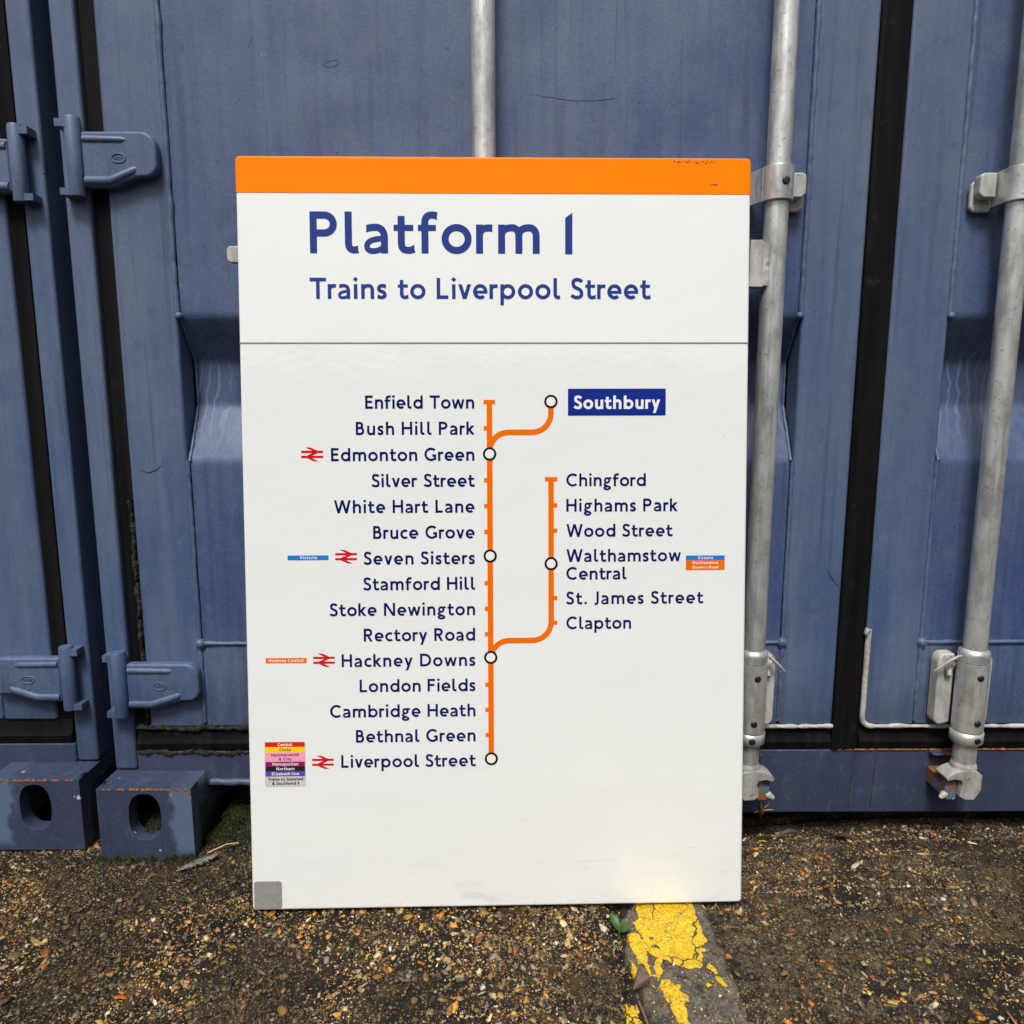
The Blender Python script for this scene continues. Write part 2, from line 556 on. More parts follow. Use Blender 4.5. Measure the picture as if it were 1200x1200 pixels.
def ground_mat():
    n = N('exposed_aggregate_concrete')
    wv = n.noise(30, 3, 0.6, col=True)
    vec = n.t.nodes.new('ShaderNodeMixRGB')
    vec.inputs[0].default_value = 0.012
    n.t.links.new(n.tc.outputs['Object'], vec.inputs[1])
    n.t.links.new(wv, vec.inputs[2])
    v = vec.outputs[0]
    big = n.noise(7, 5, 0.65)
    mid = n.noise(55, 5, 0.7)
    # stones of two sizes
    d1, c1 = n.voro(150, 'F1', v), n.voro(150, 'F1', v, 'Color')
    d2, c2 = n.voro(330, 'F1', v), n.voro(330, 'F1', v, 'Color')
    s1, s2 = n.sep(c1), n.sep(c2)
    stone = [(0.0, (0.028, 0.024, 0.02)), (0.30, (0.06, 0.048, 0.034)), (0.52, (0.13, 0.10, 0.062)), (0.70, (0.21, 0.15, 0.085)),
             (0.80, (0.30, 0.15, 0.05)), (0.88, (0.33, 0.26, 0.17)), (0.96, (0.10, 0.095, 0.09)), (1.0, (0.42, 0.38, 0.30))]
    sc1, sc2 = n.ramp(s1[0], stone), n.ramp(s2[0], stone)
    gr = n.noise(300, 4, 0.7)
    mid = n.math('ADD', n.math('MULTIPLY', mid, 0.5), n.math('MULTIPLY', gr, 0.5))
    matrix_l = n.mix(n.ramp(mid, [(0.46, 0.0), (0.64, 1.0)]), (0.003, 0.0026, 0.002), (0.080, 0.056, 0.025))
    matrix_r = n.mix(n.ramp(mid, [(0.44, 0.0), (0.62, 1.0)]), (0.004, 0.0035, 0.002), (0.125, 0.096, 0.055))
    matrix_s = n.mix(n.ramp(mid, [(0.38, 0.0), (0.62, 1.0)]), (0.022, 0.019, 0.015), (0.20, 0.175, 0.14))
    rt, st, tr = n.attr('right'), n.attr('strip'), n.attr('trench')
    mat = n.mix(rt, matrix_l, matrix_r)
    mat = n.mix(st, mat, matrix_s)
    k2 = n.math('MULTIPLY', n.ramp(d2, [(0.30, 1.0), (0.46, 0.0)]), n.ramp(s2[1], [(0.40, 0.0), (0.46, 1.0)]))
    k1 = n.math('MULTIPLY', n.ramp(d1, [(0.28, 1.0), (0.42, 0.0)]), n.ramp(s1[1], [(0.55, 0.0), (0.60, 1.0)]))
    fade = n.math('SUBTRACT', 1.0, n.math('MULTIPLY', st, 0.75))
    k1, k2 = n.math('MULTIPLY', k1, fade), n.math('MULTIPLY', k2, fade)
    col = n.mix(n.math('MULTIPLY', k2, 0.9), mat, sc2)
    col = n.mix(k1, col, sc1)
    # damp dark stains and pale worn clouds
    col = n.mix(n.math('MULTIPLY', n.ramp(big, [(0.40, 0.85), (0.55, 0.0)]), n.math('SUBTRACT', 1.0, n.math('MULTIPLY', st, 0.7))), col, (0.008, 0.007, 0.006))
    col = n.mix(n.ramp(n.noise(18, 4, 0.6), [(0.58, 0.0), (0.74, 0.5)]), col, (0.15, 0.075, 0.022))
    col = n.mix(n.math('MULTIPLY', tr, 0.85), col, (0.010, 0.008, 0.006))
    n.set('Base Color', col)
    n.set('Roughness', n.math('ADD', 0.5, n.math('MULTIPLY', mid, 0.5)))
    n.set('Specular IOR Level', 0.22)
    h = n.math('ADD', n.math('MULTIPLY', k1, n.math('SUBTRACT', 0.8, d1)), n.math('MULTIPLY', k2, n.math('SUBTRACT', 0.5, d2)))
    b = n.bump(gr, 0.9, 0.0028)
    n.bump(h, 0.9, 0.0022, b)
    return n.m
gme.materials.append(ground_mat())
ground = bpy.data.objects.new('ground', gme)
COL.objects.link(ground)
tag(ground, 'dark exposed aggregate concrete yard with a dirty joint', None, kind='structure')

# ------------------------------------------------------------------ loose pebbles bedded in the surface
def ico(sub):
    bm = bmesh.new()
    bmesh.ops.create_icosphere(bm, subdivisions=sub, radius=1)
    v = np.array([p.co[:] for p in bm.verts])
    f = np.array([[q.index for q in p.verts] for p in bm.faces])
    bm.free()
    return v, f
PAL = np.array([(0.42, 0.27, 0.09), (0.56, 0.26, 0.03), (0.55, 0.18, 0.02), (0.60, 0.46, 0.24), (0.24, 0.14, 0.05), (0.30, 0.21, 0.10),
                (0.11, 0.10, 0.09), (0.045, 0.040, 0.038), (0.66, 0.58, 0.44), (0.30, 0.09, 0.02), (0.17, 0.15, 0.12), (0.48, 0.31, 0.10)])
PW = np.array([17, 10, 6, 11, 13, 12, 4, 3, 5, 4, 4, 9], float)
def scatter(n, smin, smax, sub, x0, x1, y0, y1, power=2.2, flat_=0.7, sunk=0.35, pal=PAL, pw=PW, keep=None, gap=True, asp=1.0):
    bv, bf = ico(sub)
    x, y = rng.uniform(x0, x1, n), rng.uniform(y0, y1, n)
    tr, st, rt, lf, gr = regions(x, y)
    if gap:
        dens = (1.0 - 0.8 * st - 0.3 * rt) * (0.55 + 0.6 * (fbm(x, y, 21, 3, 13) > -0.15))
    else:
        dens = (1.0 - 0.35 * st - 0.15 * rt) * (0.25 + 0.75 * sstep(-0.35, 0.45, fbm(x, y, 22, 4, 28)))
    ok = rng.random(n) < dens
    if keep is not None:
        ok &= keep(x, y)
    x, y = x[ok], y[ok]
    n = len(x)
    s = smin + (smax - smin) * rng.random(n) ** power
    sc = np.stack([s * rng.uniform(0.7, 1.6, n) * asp, s * rng.uniform(0.45, 1.0, n), s * flat_ * rng.uniform(0.7, 1.2, n)], -1)
    V = np.repeat(bv[None], n, 0) * (1 + 0.26 * rng.standard_normal((n, len(bv), 1)).clip(-1.6, 1.6))
    V = V * sc[:, None, :]
    a = rng.uniform(0, 2 * math.pi, n)
    ca, sa = np.cos(a), np.sin(a)
    tl = rng.normal(0, 0.28, n)
    Z = V[..., 2] + V[..., 0] * np.sin(tl)[:, None]
    X = V[..., 0] * ca[:, None] - V[..., 1] * sa[:, None] + x[:, None]
    Y = V[..., 0] * sa[:, None] + V[..., 1] * ca[:, None] + y[:, None]
    Z = Z + (gheight(x, y) + sc[:, 2] * (1 - 2 * sunk))[:, None]
    F = bf[None] + (np.arange(n) * len(bv))[:, None, None]
    c = pal[rng.choice(len(pal), n, p=pw / pw.sum())] * rng.uniform(0.28, 1.2, (n, 1)) * (0.40 + 0.85 * sstep(-0.5, 0.5, fbm(x, y, 33, 3, 9)))[:, None]
    C = np.repeat(c[:, None, :], len(bv), 1)
    return np.stack([X, Y, Z], -1).reshape(-1, 3), F.reshape(-1, 3), C.reshape(-1, 3)
def pebble_mat():
    n = N('pebble_stone')
    c = n.attr('tint', 'Color')
    f = n.noise(400, 3, 0.6)
    n.set('Base Color', n.mix(n.ramp(f, [(0.38, 0.55), (0.6, 0.0)]), c, (0.03, 0.025, 0.02)))
    n.set('Roughness', 0.48)
    n.bump(f, 0.35, 0.0006)
    return n.m
M['pebble'] = pebble_mat()
def pebble_obj(name, sets, smooth, label):
    V, F, C, o = [], [], [], 0
    for v, f, c in sets:
        V.append(v)
        F.append(f + o)
        C.append(c)
        o += len(v)
    me = np_mesh(name, np.concatenate(V), np.concatenate(F), smooth)
    a = me.attributes.new('tint', 'FLOAT_COLOR', 'POINT')
    cc = np.concatenate(C)
    a.data.foreach_set('color', np.concatenate([cc, np.ones((len(cc), 1))], 1).astype(np.float32).ravel())
    me.materials.append(M['pebble'])
    ob = bpy.data.objects.new(name, me)
    COL.objects.link(ob)
    return tag(ob, label, None, kind='stuff')
clear = lambda x, y: y < 0.03
pebble_obj('gravel', [
    scatter(120000, 0.0005, 0.0015, 1, -0.95, 1.05, -0.62, 0.03, 1.4, 0.7, 0.25, gap=False),
    scatter(20000, 0.0012, 0.0028, 1, -0.95, 1.05, -0.62, 0.03, 1.6, 0.6, 0.3),
    scatter(9500, 0.0020, 0.0050, 2, -0.95, 1.05, -0.62, 0.03, 2.4, 0.55, 0.34),
    scatter(420, 0.0045, 0.0075, 2, -0.95, 1.05, -0.62, 0.02, 2.0, 0.42, 0.42)], True,
    'small tan, orange and grey stones bedded in the dark concrete')
SOIL = np.array([(0.020, 0.015, 0.010), (0.035, 0.022, 0.012), (0.010, 0.009, 0.008), (0.07, 0.045, 0.02), (0.06, 0.02, 0.01)])
STRAW = np.array([(0.50, 0.38, 0.18), (0.40, 0.24, 0.09), (0.56, 0.48, 0.32), (0.30, 0.13, 0.04)])
edge = lambda x, y: rng.random(len(x)) < np.clip((y + 0.10) / 0.11, 0, 1) ** 1.5
pebble_obj('dirt', [
    scatter(26000, 0.0008, 0.0035, 1, -0.95, 1.05, -0.11, 0.02, 2.0, 0.6, 0.25, SOIL, np.ones(5), edge, False, 1.3),
    scatter(700, 0.0016, 0.0034, 1, -0.95, 1.05, -0.62, 0.02, 1.5, 0.35, 0.1, STRAW, np.ones(4), None, False, 2.6)], True,
    'dark crumbs of soil and bits of straw gathered along the foot of the container')

# ------------------------------------------------------------------ container
XC, HW = 0.569, 1.238
XL, XR = XC - HW, XC + HW
cont = empty('shipping_container', (XC, 0, 0))
tag(cont, 'large weathered blue shipping container with the white platform sign leaning on its closed doors', 'shipping container', 'blue shipping containers side by side')
OFF = Vector((XC, 0, 0))
def sub(mb):                       # world numbers -> container-local numbers
    mb.v = [(x - XC, y, z) for x, y, z in mb.v]
    return mb
TOP = 2.59

def bead(path, r, seed, n=120, bump=0.25):
    rr = random.Random(seed)
    pts, rs = [], []
    path = [Vector(p) for p in path]
    tot = sum((b - a).length for a, b in zip(path, path[1:]))
    for a, b in zip(path, path[1:]):
        k = max(2, int(n * (b - a).length / tot))
        for i in range(k):
            p = a.lerp(b, i / k)
            q = len(pts)
            wob = mnoise.noise(Vector((q * 0.21, seed * 3.1, 0.0)))
            wo2 = mnoise.noise(Vector((q * 0.55, seed * 7.7, 4.0)))
            pts.append(p + Vector((wob * r * 0.35, 0, wo2 * r * 0.25)))
            rs.append(r * (1 + bump * 1.3 * wo2 + bump * 0.7 * wob))
    pts.append(path[-1])
    rs.append(r)
    return pts, rs

def plate_with_hole(mb, x0, x1, z0, z1, y0, y1, hx, hz, rx, rz, n=40):
    cx, cz = hx, hz
    angs = sorted(set([2 * math.pi * k / n for k in range(n)] + [math.atan2(b - cz, a - cx) % (2 * math.pi) for a in (x0, x1) for b in (z0, z1)]))
    inn, outr = [], []
    for a in angs:
        c, s = math.cos(a), math.sin(a)
        k = (abs(c / rx) ** 2.6 + abs(s / rz) ** 2.6) ** (-1 / 2.6)
        inn.append((cx + k * c, cz + k * s))
        t = min([((x1 - cx) / c if c > 1e-9 else 9e9), ((x0 - cx) / c if c < -1e-9 else 9e9), ((z1 - cz) / s if s > 1e-9 else 9e9), ((z0 - cz) / s if s < -1e-9 else 9e9)])
        outr.append((cx + t * c, cz + t * s))
    m_ = len(angs)
    v = [(p[0], y0, p[1]) for p in outr] + [(p[0], y0, p[1]) for p in inn] + [(p[0], y1, p[1]) for p in outr] + [(p[0], y1, p[1]) for p in inn]
    f = []
    for i in range(m_):
        j = (i + 1) % m_
        f += [(i, j, m_ + j, m_ + i), (2 * m_ + j, 2 * m_ + i, 3 * m_ + i, 3 * m_ + j), (m_ + i, m_ + j, 3 * m_ + j, 3 * m_ + i), (j, i, 2 * m_ + i, 2 * m_ + j)]
    mb.add(v, f)
    return mb

M['rustedge'] = flat('rust_edge', (0.20, 0.075, 0.025), 0.85, 0, 0.6, 160)
CASTW = XL + 0.153
for sd in (0, 1):
    for lev in (0, 1):
        z0, z1 = (0.030, 0.1555) if lev == 0 else (TOP - 0.122, TOP)
        x0, x1 = XL, CASTW
        y0, y1 = -0.060, 0.105
        mb = MB()
        hz = (z0 + z1) / 2 + (0.014 if lev == 0 else 0)
        plate_with_hole(mb, x0, x1, z0, z1, y0, y0 + 0.026, -0.593, hz, 0.0262, 0.0405)
        t = 0.024
        mb.box(x0, x1, y0 + 0.026, y1, z1 - t, z1)
        mb.box(x0, x1, y0 + 0.026, y1, z0, z0 + t)
        mb.box(x1 - t, x1, y0 + 0.026, y1, z0 + t, z1 - t)
        mb.box(x0, x0 + t, y0 + 0.026, y1, z0 + t, z1 - t)
        mb.box(x0 + t, x1 - t, y1 - t, y1, z0 + t, z1 - t)
        if sd:
            mb.mirror(XC)
        o = sub(mb).build('corner_casting', M['rusty'], cont, 0.003, 2, weld=True)
        if lev == 0:
            o['label'] = 'rust chipped corner casting with an oval hole'
            p, r_ = bead([(x0 + 0.01, y0 + 0.0012, z1 - 0.0016), (x1 - 0.002, y0 + 0.0012, z1 - 0.0016), (x1 - 0.0014, y0 + 0.0016, z1 - 0.03)], 0.0019, 61, 90, 0.9)
            e = MB().tube(p, [max(0.0003, q) for q in r_], 6)
            if sd:
                e.mirror(XC)
            sub(e).build('rusty_edge', M['rustedge'], o)
for sd in (0, 1):
    mb = MB().box(XL, -0.632, 0.0, 0.09, 0.1575, TOP - 0.124)
    if sd:
        mb.mirror(XC)
    sub(mb).build('corner_post', M['blue'], cont, 0.005, 3)

# sill under the doors: solid on the right, a notch with a rounded lip at both ends
def sill():
    mb = MB()
    x0, x1 = -0.631, 2 * XC + 0.631
    poly = [(x0, 0.127), (-0.36, 0.127), (-0.345, 0.121), (-0.338, 0.112), (-0.335, 0.074)]
    rp = [(2 * XC - x, z) for x, z in poly[::-1]]
    full = [(x0, 0.191)] + poly + rp + [(x1, 0.191)]
    mb.prism(full, 0.0, 0.055, 'y')
    return mb
sub(sill()).build('door_sill', M['sill'], cont, 0.004, 3)
for a, b in ((-0.507, -0.352), (2 * XC + 0.352, 2 * XC + 0.507)):
    mb = MB().tube([(a + (b - a) * k / 14, -0.001, 0.1355 + 0.0008 * math.sin(k * 1.7)) for k in range(15)], [0.0062 + 0.0006 * math.sin(k * 2.3) for k in range(15)], 10)
    sub(mb).build('notch_lip', M['blue'], cont)
mb = MB().box(-0.632, 2 * XC + 0.632, 0.0, 0.09, 2.47, TOP)
sub(mb).build('door_header', M['blue'], cont, 0.005, 2)
# near-black backing board: the shade behind the sill put into its colour
mb = MB().box(-0.51, 2 * XC + 0.51, 0.12, 0.14, 0.02, 0.191)
sub(mb).build('sill_backing', M['void'], cont)

# long sides, roof and far end
def corrug(x, y0, y1, z0, z1, inward):
    pts, y, k = [], y0, 0
    seq = [(0.07, 0), (0.068, 1), (0.07, 1), (0.068, 0)]
    cur = 0.0
    pts.append((y, 0.0))
    while y < y1:
        L, t_ = seq[k % 4]
        y += L
        pts.append((min(y, y1), t_ * 0.036))
        k += 1
    v = [(x + inward * d, yy, z) for yy, d in pts for z in (z0, z1)]
    f = [(2 * i, 2 * i + 1, 2 * i + 3, 2 * i + 2) for i in range(len(pts) - 1)]
    return MB().add(v, f)
for sd in (0, 1):
    mb = corrug(XL + 0.004, 0.0905, 6.0, 0.16, TOP - 0.06, 1)
    mb.box(XL, XL + 0.06, 0.1055, 6.05, 0.03, 0.16).box(XL, XL + 0.06, 0.1055, 6.05, TOP - 0.06, TOP - 0.003)
    if sd:
        mb.mirror(XC)
    sub(mb).build('side_wall', M['blue'], cont, fix=False)
sub(MB().box(XL + 0.062, XR - 0.062, 0.0905, 6.05, TOP - 0.03, TOP - 0.004)).build('roof', M['blue'], cont)
sub(MB().box(XL + 0.062, XR - 0.062, 6.0, 6.04, 0.03, TOP - 0.04)).build('end_wall', M['blue'], cont)

# doors
FL0, FL1, FR0, FR1 = -0.604, -0.512, 0.4545, 0.546       # frame tubes of the door behind the sign
ZB0, ZB1, ZT0, ZT1 = 0.2325, 0.380, 2.33, 2.455
PROF = [(0.380, 0.003), (0.6815, 0.003), (0.770, 0.050), (0.838, 0.050), (0.9065, 0.003), (1.56, 0.003), (1.64, 0.050), (1.71, 0.050), (1.785, 0.003), (2.33, 0.003)]

def ragged(a, b, c, t, seed, vertical):
    """a crumbly line of dirt: ragged edges, a few millimetres deep"""
    n = int((b - a) / 0.0016)
    u = np.linspace(a, b, n)
    up = t * np.clip(0.55 + 0.6 * fbm(u, u * 0, seed, 5, 45, 0.75), 0.05, 2)
    dn = t * np.clip(0.55 + 0.6 * fbm(u, u * 0, seed + 50, 5, 45, 0.75), 0.05, 2)
    yd = -0.0022 - 0.0016 * fbm(u, u * 0, seed + 90, 4, 110, 0.6)
    v = []
    for i in range(n):
        for o, y in ((-dn[i], 0.004), (-dn[i] * 0.6, yd[i] * 0.8), (0, yd[i]), (up[i] * 0.6, yd[i] * 0.7), (up[i], 0.004)):
            v.append((c + o, y, u[i]) if vertical else (u[i], y, c + o))
    return MB().add(v, [(i * 5 + k, (i + 1) * 5 + k, (i + 1) * 5 + k + 1, i * 5 + k + 1) for i in range(n - 1) for k in range(4)], True)

def fillet(prof, d=0.008):
    out = [prof[0]]
    for p, c, q in zip(prof, prof[1:], prof[2:]):
        a = [c[i] + (p[i] - c[i]) * d / math.dist(p, c) for i in (0, 1)]
        b = [c[i] + (q[i] - c[i]) * d / math.dist(q, c) for i in (0, 1)]
        for k in range(6):
            t = k / 5
            out.append(tuple((1 - t) ** 2 * a[i] + 2 * t * (1 - t) * c[i] + t * t * b[i] for i in (0, 1)))
    return out + [prof[-1]]

def build_door(mir):
    d = empty('door')
    d.parent = cont
    fin = (lambda mb: sub(mb.mirror(XC))) if mir else sub
    f = MB()
    f.box(FL0, FL1, 0.0, 0.05, ZB0, ZT1)
    f.box(FR0, FR1, 0.0, 0.05, ZB0, ZT1)
    f.box(FL1, FR0, 0.0015, 0.05, ZB0, ZB1)
    f.box(FL1, FR0, 0.0015, 0.05, ZT0, ZT1)
    fin(f).build('door_frame', M['blue'], d, 0.0055, 3)
    # pressed panel: dense strip so that the sheet can be slightly dented
    zs = []
    FP = fillet(PROF)
    for (a, ya), (b, yb) in zip(FP, FP[1:]):
        k = max(1, int((b - a) / 0.02))
        for i in range(k):
            t = i / k
            zs.append((a + (b - a) * t, ya + (yb - ya) * t))
    zs.append(FP[-1])
    xs = np.linspace(FL1 + 0.0050, FR0 - 0.0050, 60)
    rs = 3 if mir else 1
    v = []
    for x in xs:
        for z, y in zs:
            w = 0.0032 * float(fbm(np.array(x), np.array(z), rs, 3, 5.0)) * min(1, (x - FL1) / 0.08, (FR0 - x) / 0.08)
            v.append((x, y + w, z))
    nz = len(zs)
    fc = [(i * nz + j, (i + 1) * nz + j, (i + 1) * nz + j + 1, i * nz + j + 1) for i in range(len(xs) - 1) for j in range(nz - 1)]
    mb = MB().add(v, fc, True)
    pan = fin(mb).build('door_panel', M['panel'], d, fix=False)
    # weld beads
    w = MB()
    for x, s in ((FL1 + 0.0008, 1), (FR0 - 0.0008, 2)):
        p, r_ = bead([(x, 0.0015, ZB0 + 0.01), (x, 0.0015, ZB1), (x, 0.0015, 0.6815)], 0.0036, s, 90)
        w.tube(p, r_, 8)
        p, r_ = bead([(x, 0.0015, 0.9065), (x, 0.0015, 1.56)], 0.0042, s + 5, 110, 0.22)
        w.tube(p, r_, 8)
        sg = 1 if x < 0 else -1
        p, r_ = bead([(x + sg * 0.003, 0.002, 0.6815), (x + sg * 0.003, 0.049, 0.770), (x + sg * 0.003, 0.049, 0.838), (x + sg * 0.003, 0.002, 0.9065)], 0.0026, s + 9, 60, 0.35)
        w.tube(p, r_, 8)
        w.lathe([(0.0, -0.004), (0.0075, -0.003), (0.0065, 0.001), (0.0, 0.004)][1:3] + [(0.003, 0.003)], (x + sg * 0.001, -0.001, ZB1), 'y', 12)
        w.lathe([(0.003, -0.006), (0.007, -0.004), (0.0085, 0.001)], (x + sg * 0.001, 0.0, ZB1), 'y', 12)
        w.lathe([(0.002, -0.0045), (0.005, -0.003), (0.006, 0.001)], (x + sg * 0.002, 0.0, 0.9065), 'y', 10)
    p, r_ = bead([(FL1 + 0.006, 0.001, ZB1), (FR0 - 0.006, 0.001, ZB1)], 0.0036, 4, 170, 0.2)
    w.tube(p, r_, 8)
    fin(w).build('weld_bead', M['blue'], d)
    # rubber seals round the door
    g = MB()
    gx0 = FL0 - 0.024
    g.prism([(-0.001, 0.1925), (0.004, 0.1925), (0.03, 0.1925), (0.03, ZB0), (0.004, ZB0), (0.002, 0.215), (-0.004, 0.206)], gx0, 0.5455, 'x')
    g.box(gx0, FL0, 0.006, 0.03, ZB0, 2.468)
    g.box(gx0, 0.546, 0.006, 0.03, ZT1, 2.468)
    fin(g).build('rubber_seal', M['rubber'], d, 0.0012, 2)
    if not mir:
        g = MB()
        g.prism([(0.546, -0.001), (0.551, -0.004), (0.560, -0.002), (0.585, -0.002), (0.5925, 0.002), (0.5925, 0.03), (0.546, 0.03)], 0.1905, 2.468, 'z')
        fin(g).build('centre_seal', M['rubber'], d, 0.001, 2)
        # grime along the seal
        for z, s, t in ((ZB0 - 0.001, 3, 0.0075), (0.1885, 8, 0.0095)):
            fin(ragged(gx0, -0.28, z, t, s, False)).build('grime_line', M['grime'], d)
        fin(ragged(ZB0, 0.62, FL0 - 0.004, 0.0045, 12, True)).build('grime_line', M['grime'], d)
    # forged hinges
    for hz_ in (0.315, 1.132, 1.70, 2.25):
        h = MB()
        xe = FL1 + 0.002 if hz_ < 1 else -0.519
        zt, zb = hz_ + 0.036, hz_ - 0.036
        out = [(-0.628, zb - 0.006), (-0.585, zb - 0.006)]
        out += [(xe - 0.030, zb + 0.008)]
        for k in range(7):
            a = -math.pi / 2 + math.pi / 2 * k / 6
            out.append((xe - 0.018 + 0.018 * math.cos(a), zb + 0.026 + 0.018 * math.sin(a)))
        for k in range(7):
            a = math.pi / 2 * k / 6
            out.append((xe - 0.022 + 0.022 * math.cos(a), zt - 0.022 + 0.022 * math.sin(a)))
        out += [(-0.628, zt)]
        h.prism(out, -0.018, -0.0005, 'y')
        hb = fin(h).build('hinge', M['blue'], d, 0.0042, 3)
        rim = MB()
        top = [(-0.625, -0.0158, zt - 0.011), (xe - 0.05, -0.0158, zt - 0.012), (xe - 0.03, -0.0105, zt - 0.013)]
        bot = [(-0.625, -0.0155, zb + 0.003), (-0.588, -0.0155, zb + 0.003), (xe - 0.036, -0.0155, zb + 0.017), (xe - 0.022, -0.0095, zb + 0.025)]
        rim.tube(top, [0.0055, 0.005, 0.003], 12)
        rim.tube(bot, [0.0070, 0.0070, 0.0062, 0.003], 12)
        # oval maker's ring
        cx, cz = -0.574, hz_ - 0.002
        ring = [(cx + 0.0105 * math.cos(2 * math.pi * k / 24), -0.0182, cz + 0.0062 * math.sin(2 * math.pi * k / 24)) for k in range(25)]
        rim.tube(ring, 0.0011, 6, False)
        for q, (a, b) in enumerate(((-0.0055, 0.002), (-0.0015, 0.0022), (0.0015, 0.0018), (0.0052, 0.0021))):
            rim.box(cx + a - 0.0006, cx + a + 0.0006, -0.0189, -0.0175, cz - b, cz + b)
        rim.box(cx - 0.0062, cx - 0.001, -0.0189, -0.0175, cz - 0.0005, cz + 0.0006)
        rim.box(cx + 0.0012, cx + 0.0056, -0.0189, -0.0175, cz + 0.0008, cz + 0.0018)
        rm = fin(rim).build('hinge_rim', M['blue'], d)
        # pin and lugs on the post
        pn = MB().lathe([(0.011, -0.055), (0.0115, -0.053), (0.0115, 0.053), (0.010, 0.056)], (-0.640, -0.014, hz_), 'z', 18)
        pn.box(-0.662, -0.638, -0.022, -0.0005, hz_ + 0.041, hz_ + 0.052).box(-0.662, -0.638, -0.022, -0.0005, hz_ - 0.054, hz_ - 0.044)
        fin(pn).build('hinge_pin', M['blue'], d)
    # locking bars stay with the thing
    return d

door_l = build_door(False)
door_r = build_door(True)
door_l['label'] = 'blue door behind the sign'

# grey sealant squeezed out at the right door's lower corner and under the left door
mb = MB()
p, r_ = bead([(0.594, -0.003, 0.402), (0.594, -0.003, 0.252)], 0.0046, 21, 16, 0.12)
cv = [(0.594 + 0.016 * (1 - math.cos(a)), -0.003, 0.250 - 0.016 * math.sin(a)) for a in np.linspace(0.2, math.pi / 2, 7)]
p2, r2_ = bead([cv[-1], (0.95, -0.003, 0.2335)], 0.0036, 22, 36, 0.4)
mb.tube(p + [Vector(q) for q in cv] + p2[1:], r_ + [0.0046] * 7 + r2_[1:], 8)
mb.tube([(0.590, -0.006, 0.392), (0.588, -0.007, 0.398), (0.592, -0.006, 0.405)], [0.0012, 0.0042, 0.005], 8)
sub(mb).build('sealant_bead', M['sealant'], door_r)
p, r_ = bead([(0.40, -0.002, 0.233), (0.545, -0.002, 0.2335)], 0.0036, 23, 20, 0.5)
sub(MB().tube(p, [max(0.0012, q) for q in r_], 8)).build('sealant_bead', M['sealant'], door_l)
# rust weeping down from the seal
p, r_ = bead([(0.549, -0.001, 0.1905), (0.95, -0.001, 0.1905)], 0.0016, 24, 150, 0.9)
sub(MB().tube(p, [max(0.0004, q) for q in r_], 6)).build('rust_line', M['rustedge'], cont)
stain = flat('brown_stain', (0.030, 0.026, 0.024), 0.7)
mb = MB()
for x, z1, s in ((0.588, 0.19, 5), (0.626, 0.19, 9)):
    p, r_ = bead([(x, 0.0003, z1), (x - 0.003, 0.0003, 0.15), (x - 0.005, 0.0003, 0.085)], 0.0011, s, 30, 0.8)
    mb.tube(p, [max(0.0005, q) for q in r_], 6)
sub(mb).build('stain_run', stain, cont)

# scuffs in the paint of the left door
scr = flat('dark_scuff', (0.030, 0.035, 0.055), 0.7)
def scuff(pts, r):
    q = []
    for x, y, z in pts:
        if y > 0.001:                   # lies on the dented sheet
            y = 0.003 + 0.0032 * float(fbm(np.array(x), np.array(z), 1, 3, 5.0)) * min(1, (x - FL1) / 0.08, (FR0 - x) / 0.08)
        q.append((x, y + 0.0001, z))
    mb = MB().tube(q, r, 6)
    sub(mb).build('scratch', scr, door_l)
scuff([(0.030, 0.0022, 1.226), (0.055, 0.0022, 1.222), (0.095, 0.0022, 1.217), (0.125, 0.0022, 1.217), (0.163, 0.0022, 1.221)], [0.0002, 0.0005, 0.0007, 0.0006, 0.0002])
scuff([(-0.261 + 0.011 * math.cos(a), 0.0026, 1.269 + 0.0042 * math.sin(a) + 0.002 * math.cos(a)) for a in np.linspace(0.3, 6.2, 18)], [0.0005] * 18)
scuff([(0.518, -0.0002, 0.505), (0.528, -0.0002, 0.490), (0.540, -0.0002, 0.474)], [0.0003, 0.0010, 0.0004])
scuff([(-0.589, -0.0002, 0.668), (-0.574, -0.0002, 0.664), (-0.562, -0.0002, 0.668), (-0.552, -0.0002, 0.676)], [0.0003, 0.0009, 0.0009, 0.0003])
scuff([(0.158, 0.0026, 1.26), (0.159, 0.0026, 1.36)], [0.0002, 0.0003])
scuff([(-0.385, 0.0022, 1.285), (-0.377, 0.0022, 1.302)], [0.0002, 0.0005])

# ------------------------------------------------------------------ locking bars
BY, BR_ = -0.042, 0.0172
def arc_strap(mb, xb, z0, z1, ro, ri, a0, a1, n=18):
    """a band bent round a bar (angles about the bar, 270 degrees = towards the camera)"""
    v = []
    for k in range(n + 1):
        a = R(a0 + (a1 - a0) * k / n)
        for r_ in (ro, ri):
            for z in (z0, z1):
                v.append((xb + r_ * math.cos(a), BY + r_ * math.sin(a), z))
    f = []
    for k in range(n):
        o = 4 * k
        f += [(o, o + 4, o + 5, o + 1), (o + 2, o + 3, o + 7, o + 6), (o, o + 2, o + 6, o + 4), (o + 1, o + 5, o + 7, o + 3)]
    f += [(0, 1, 3, 2), (4 * n, 4 * n + 2, 4 * n + 3, 4 * n + 1)]
    mb.add(v, f)

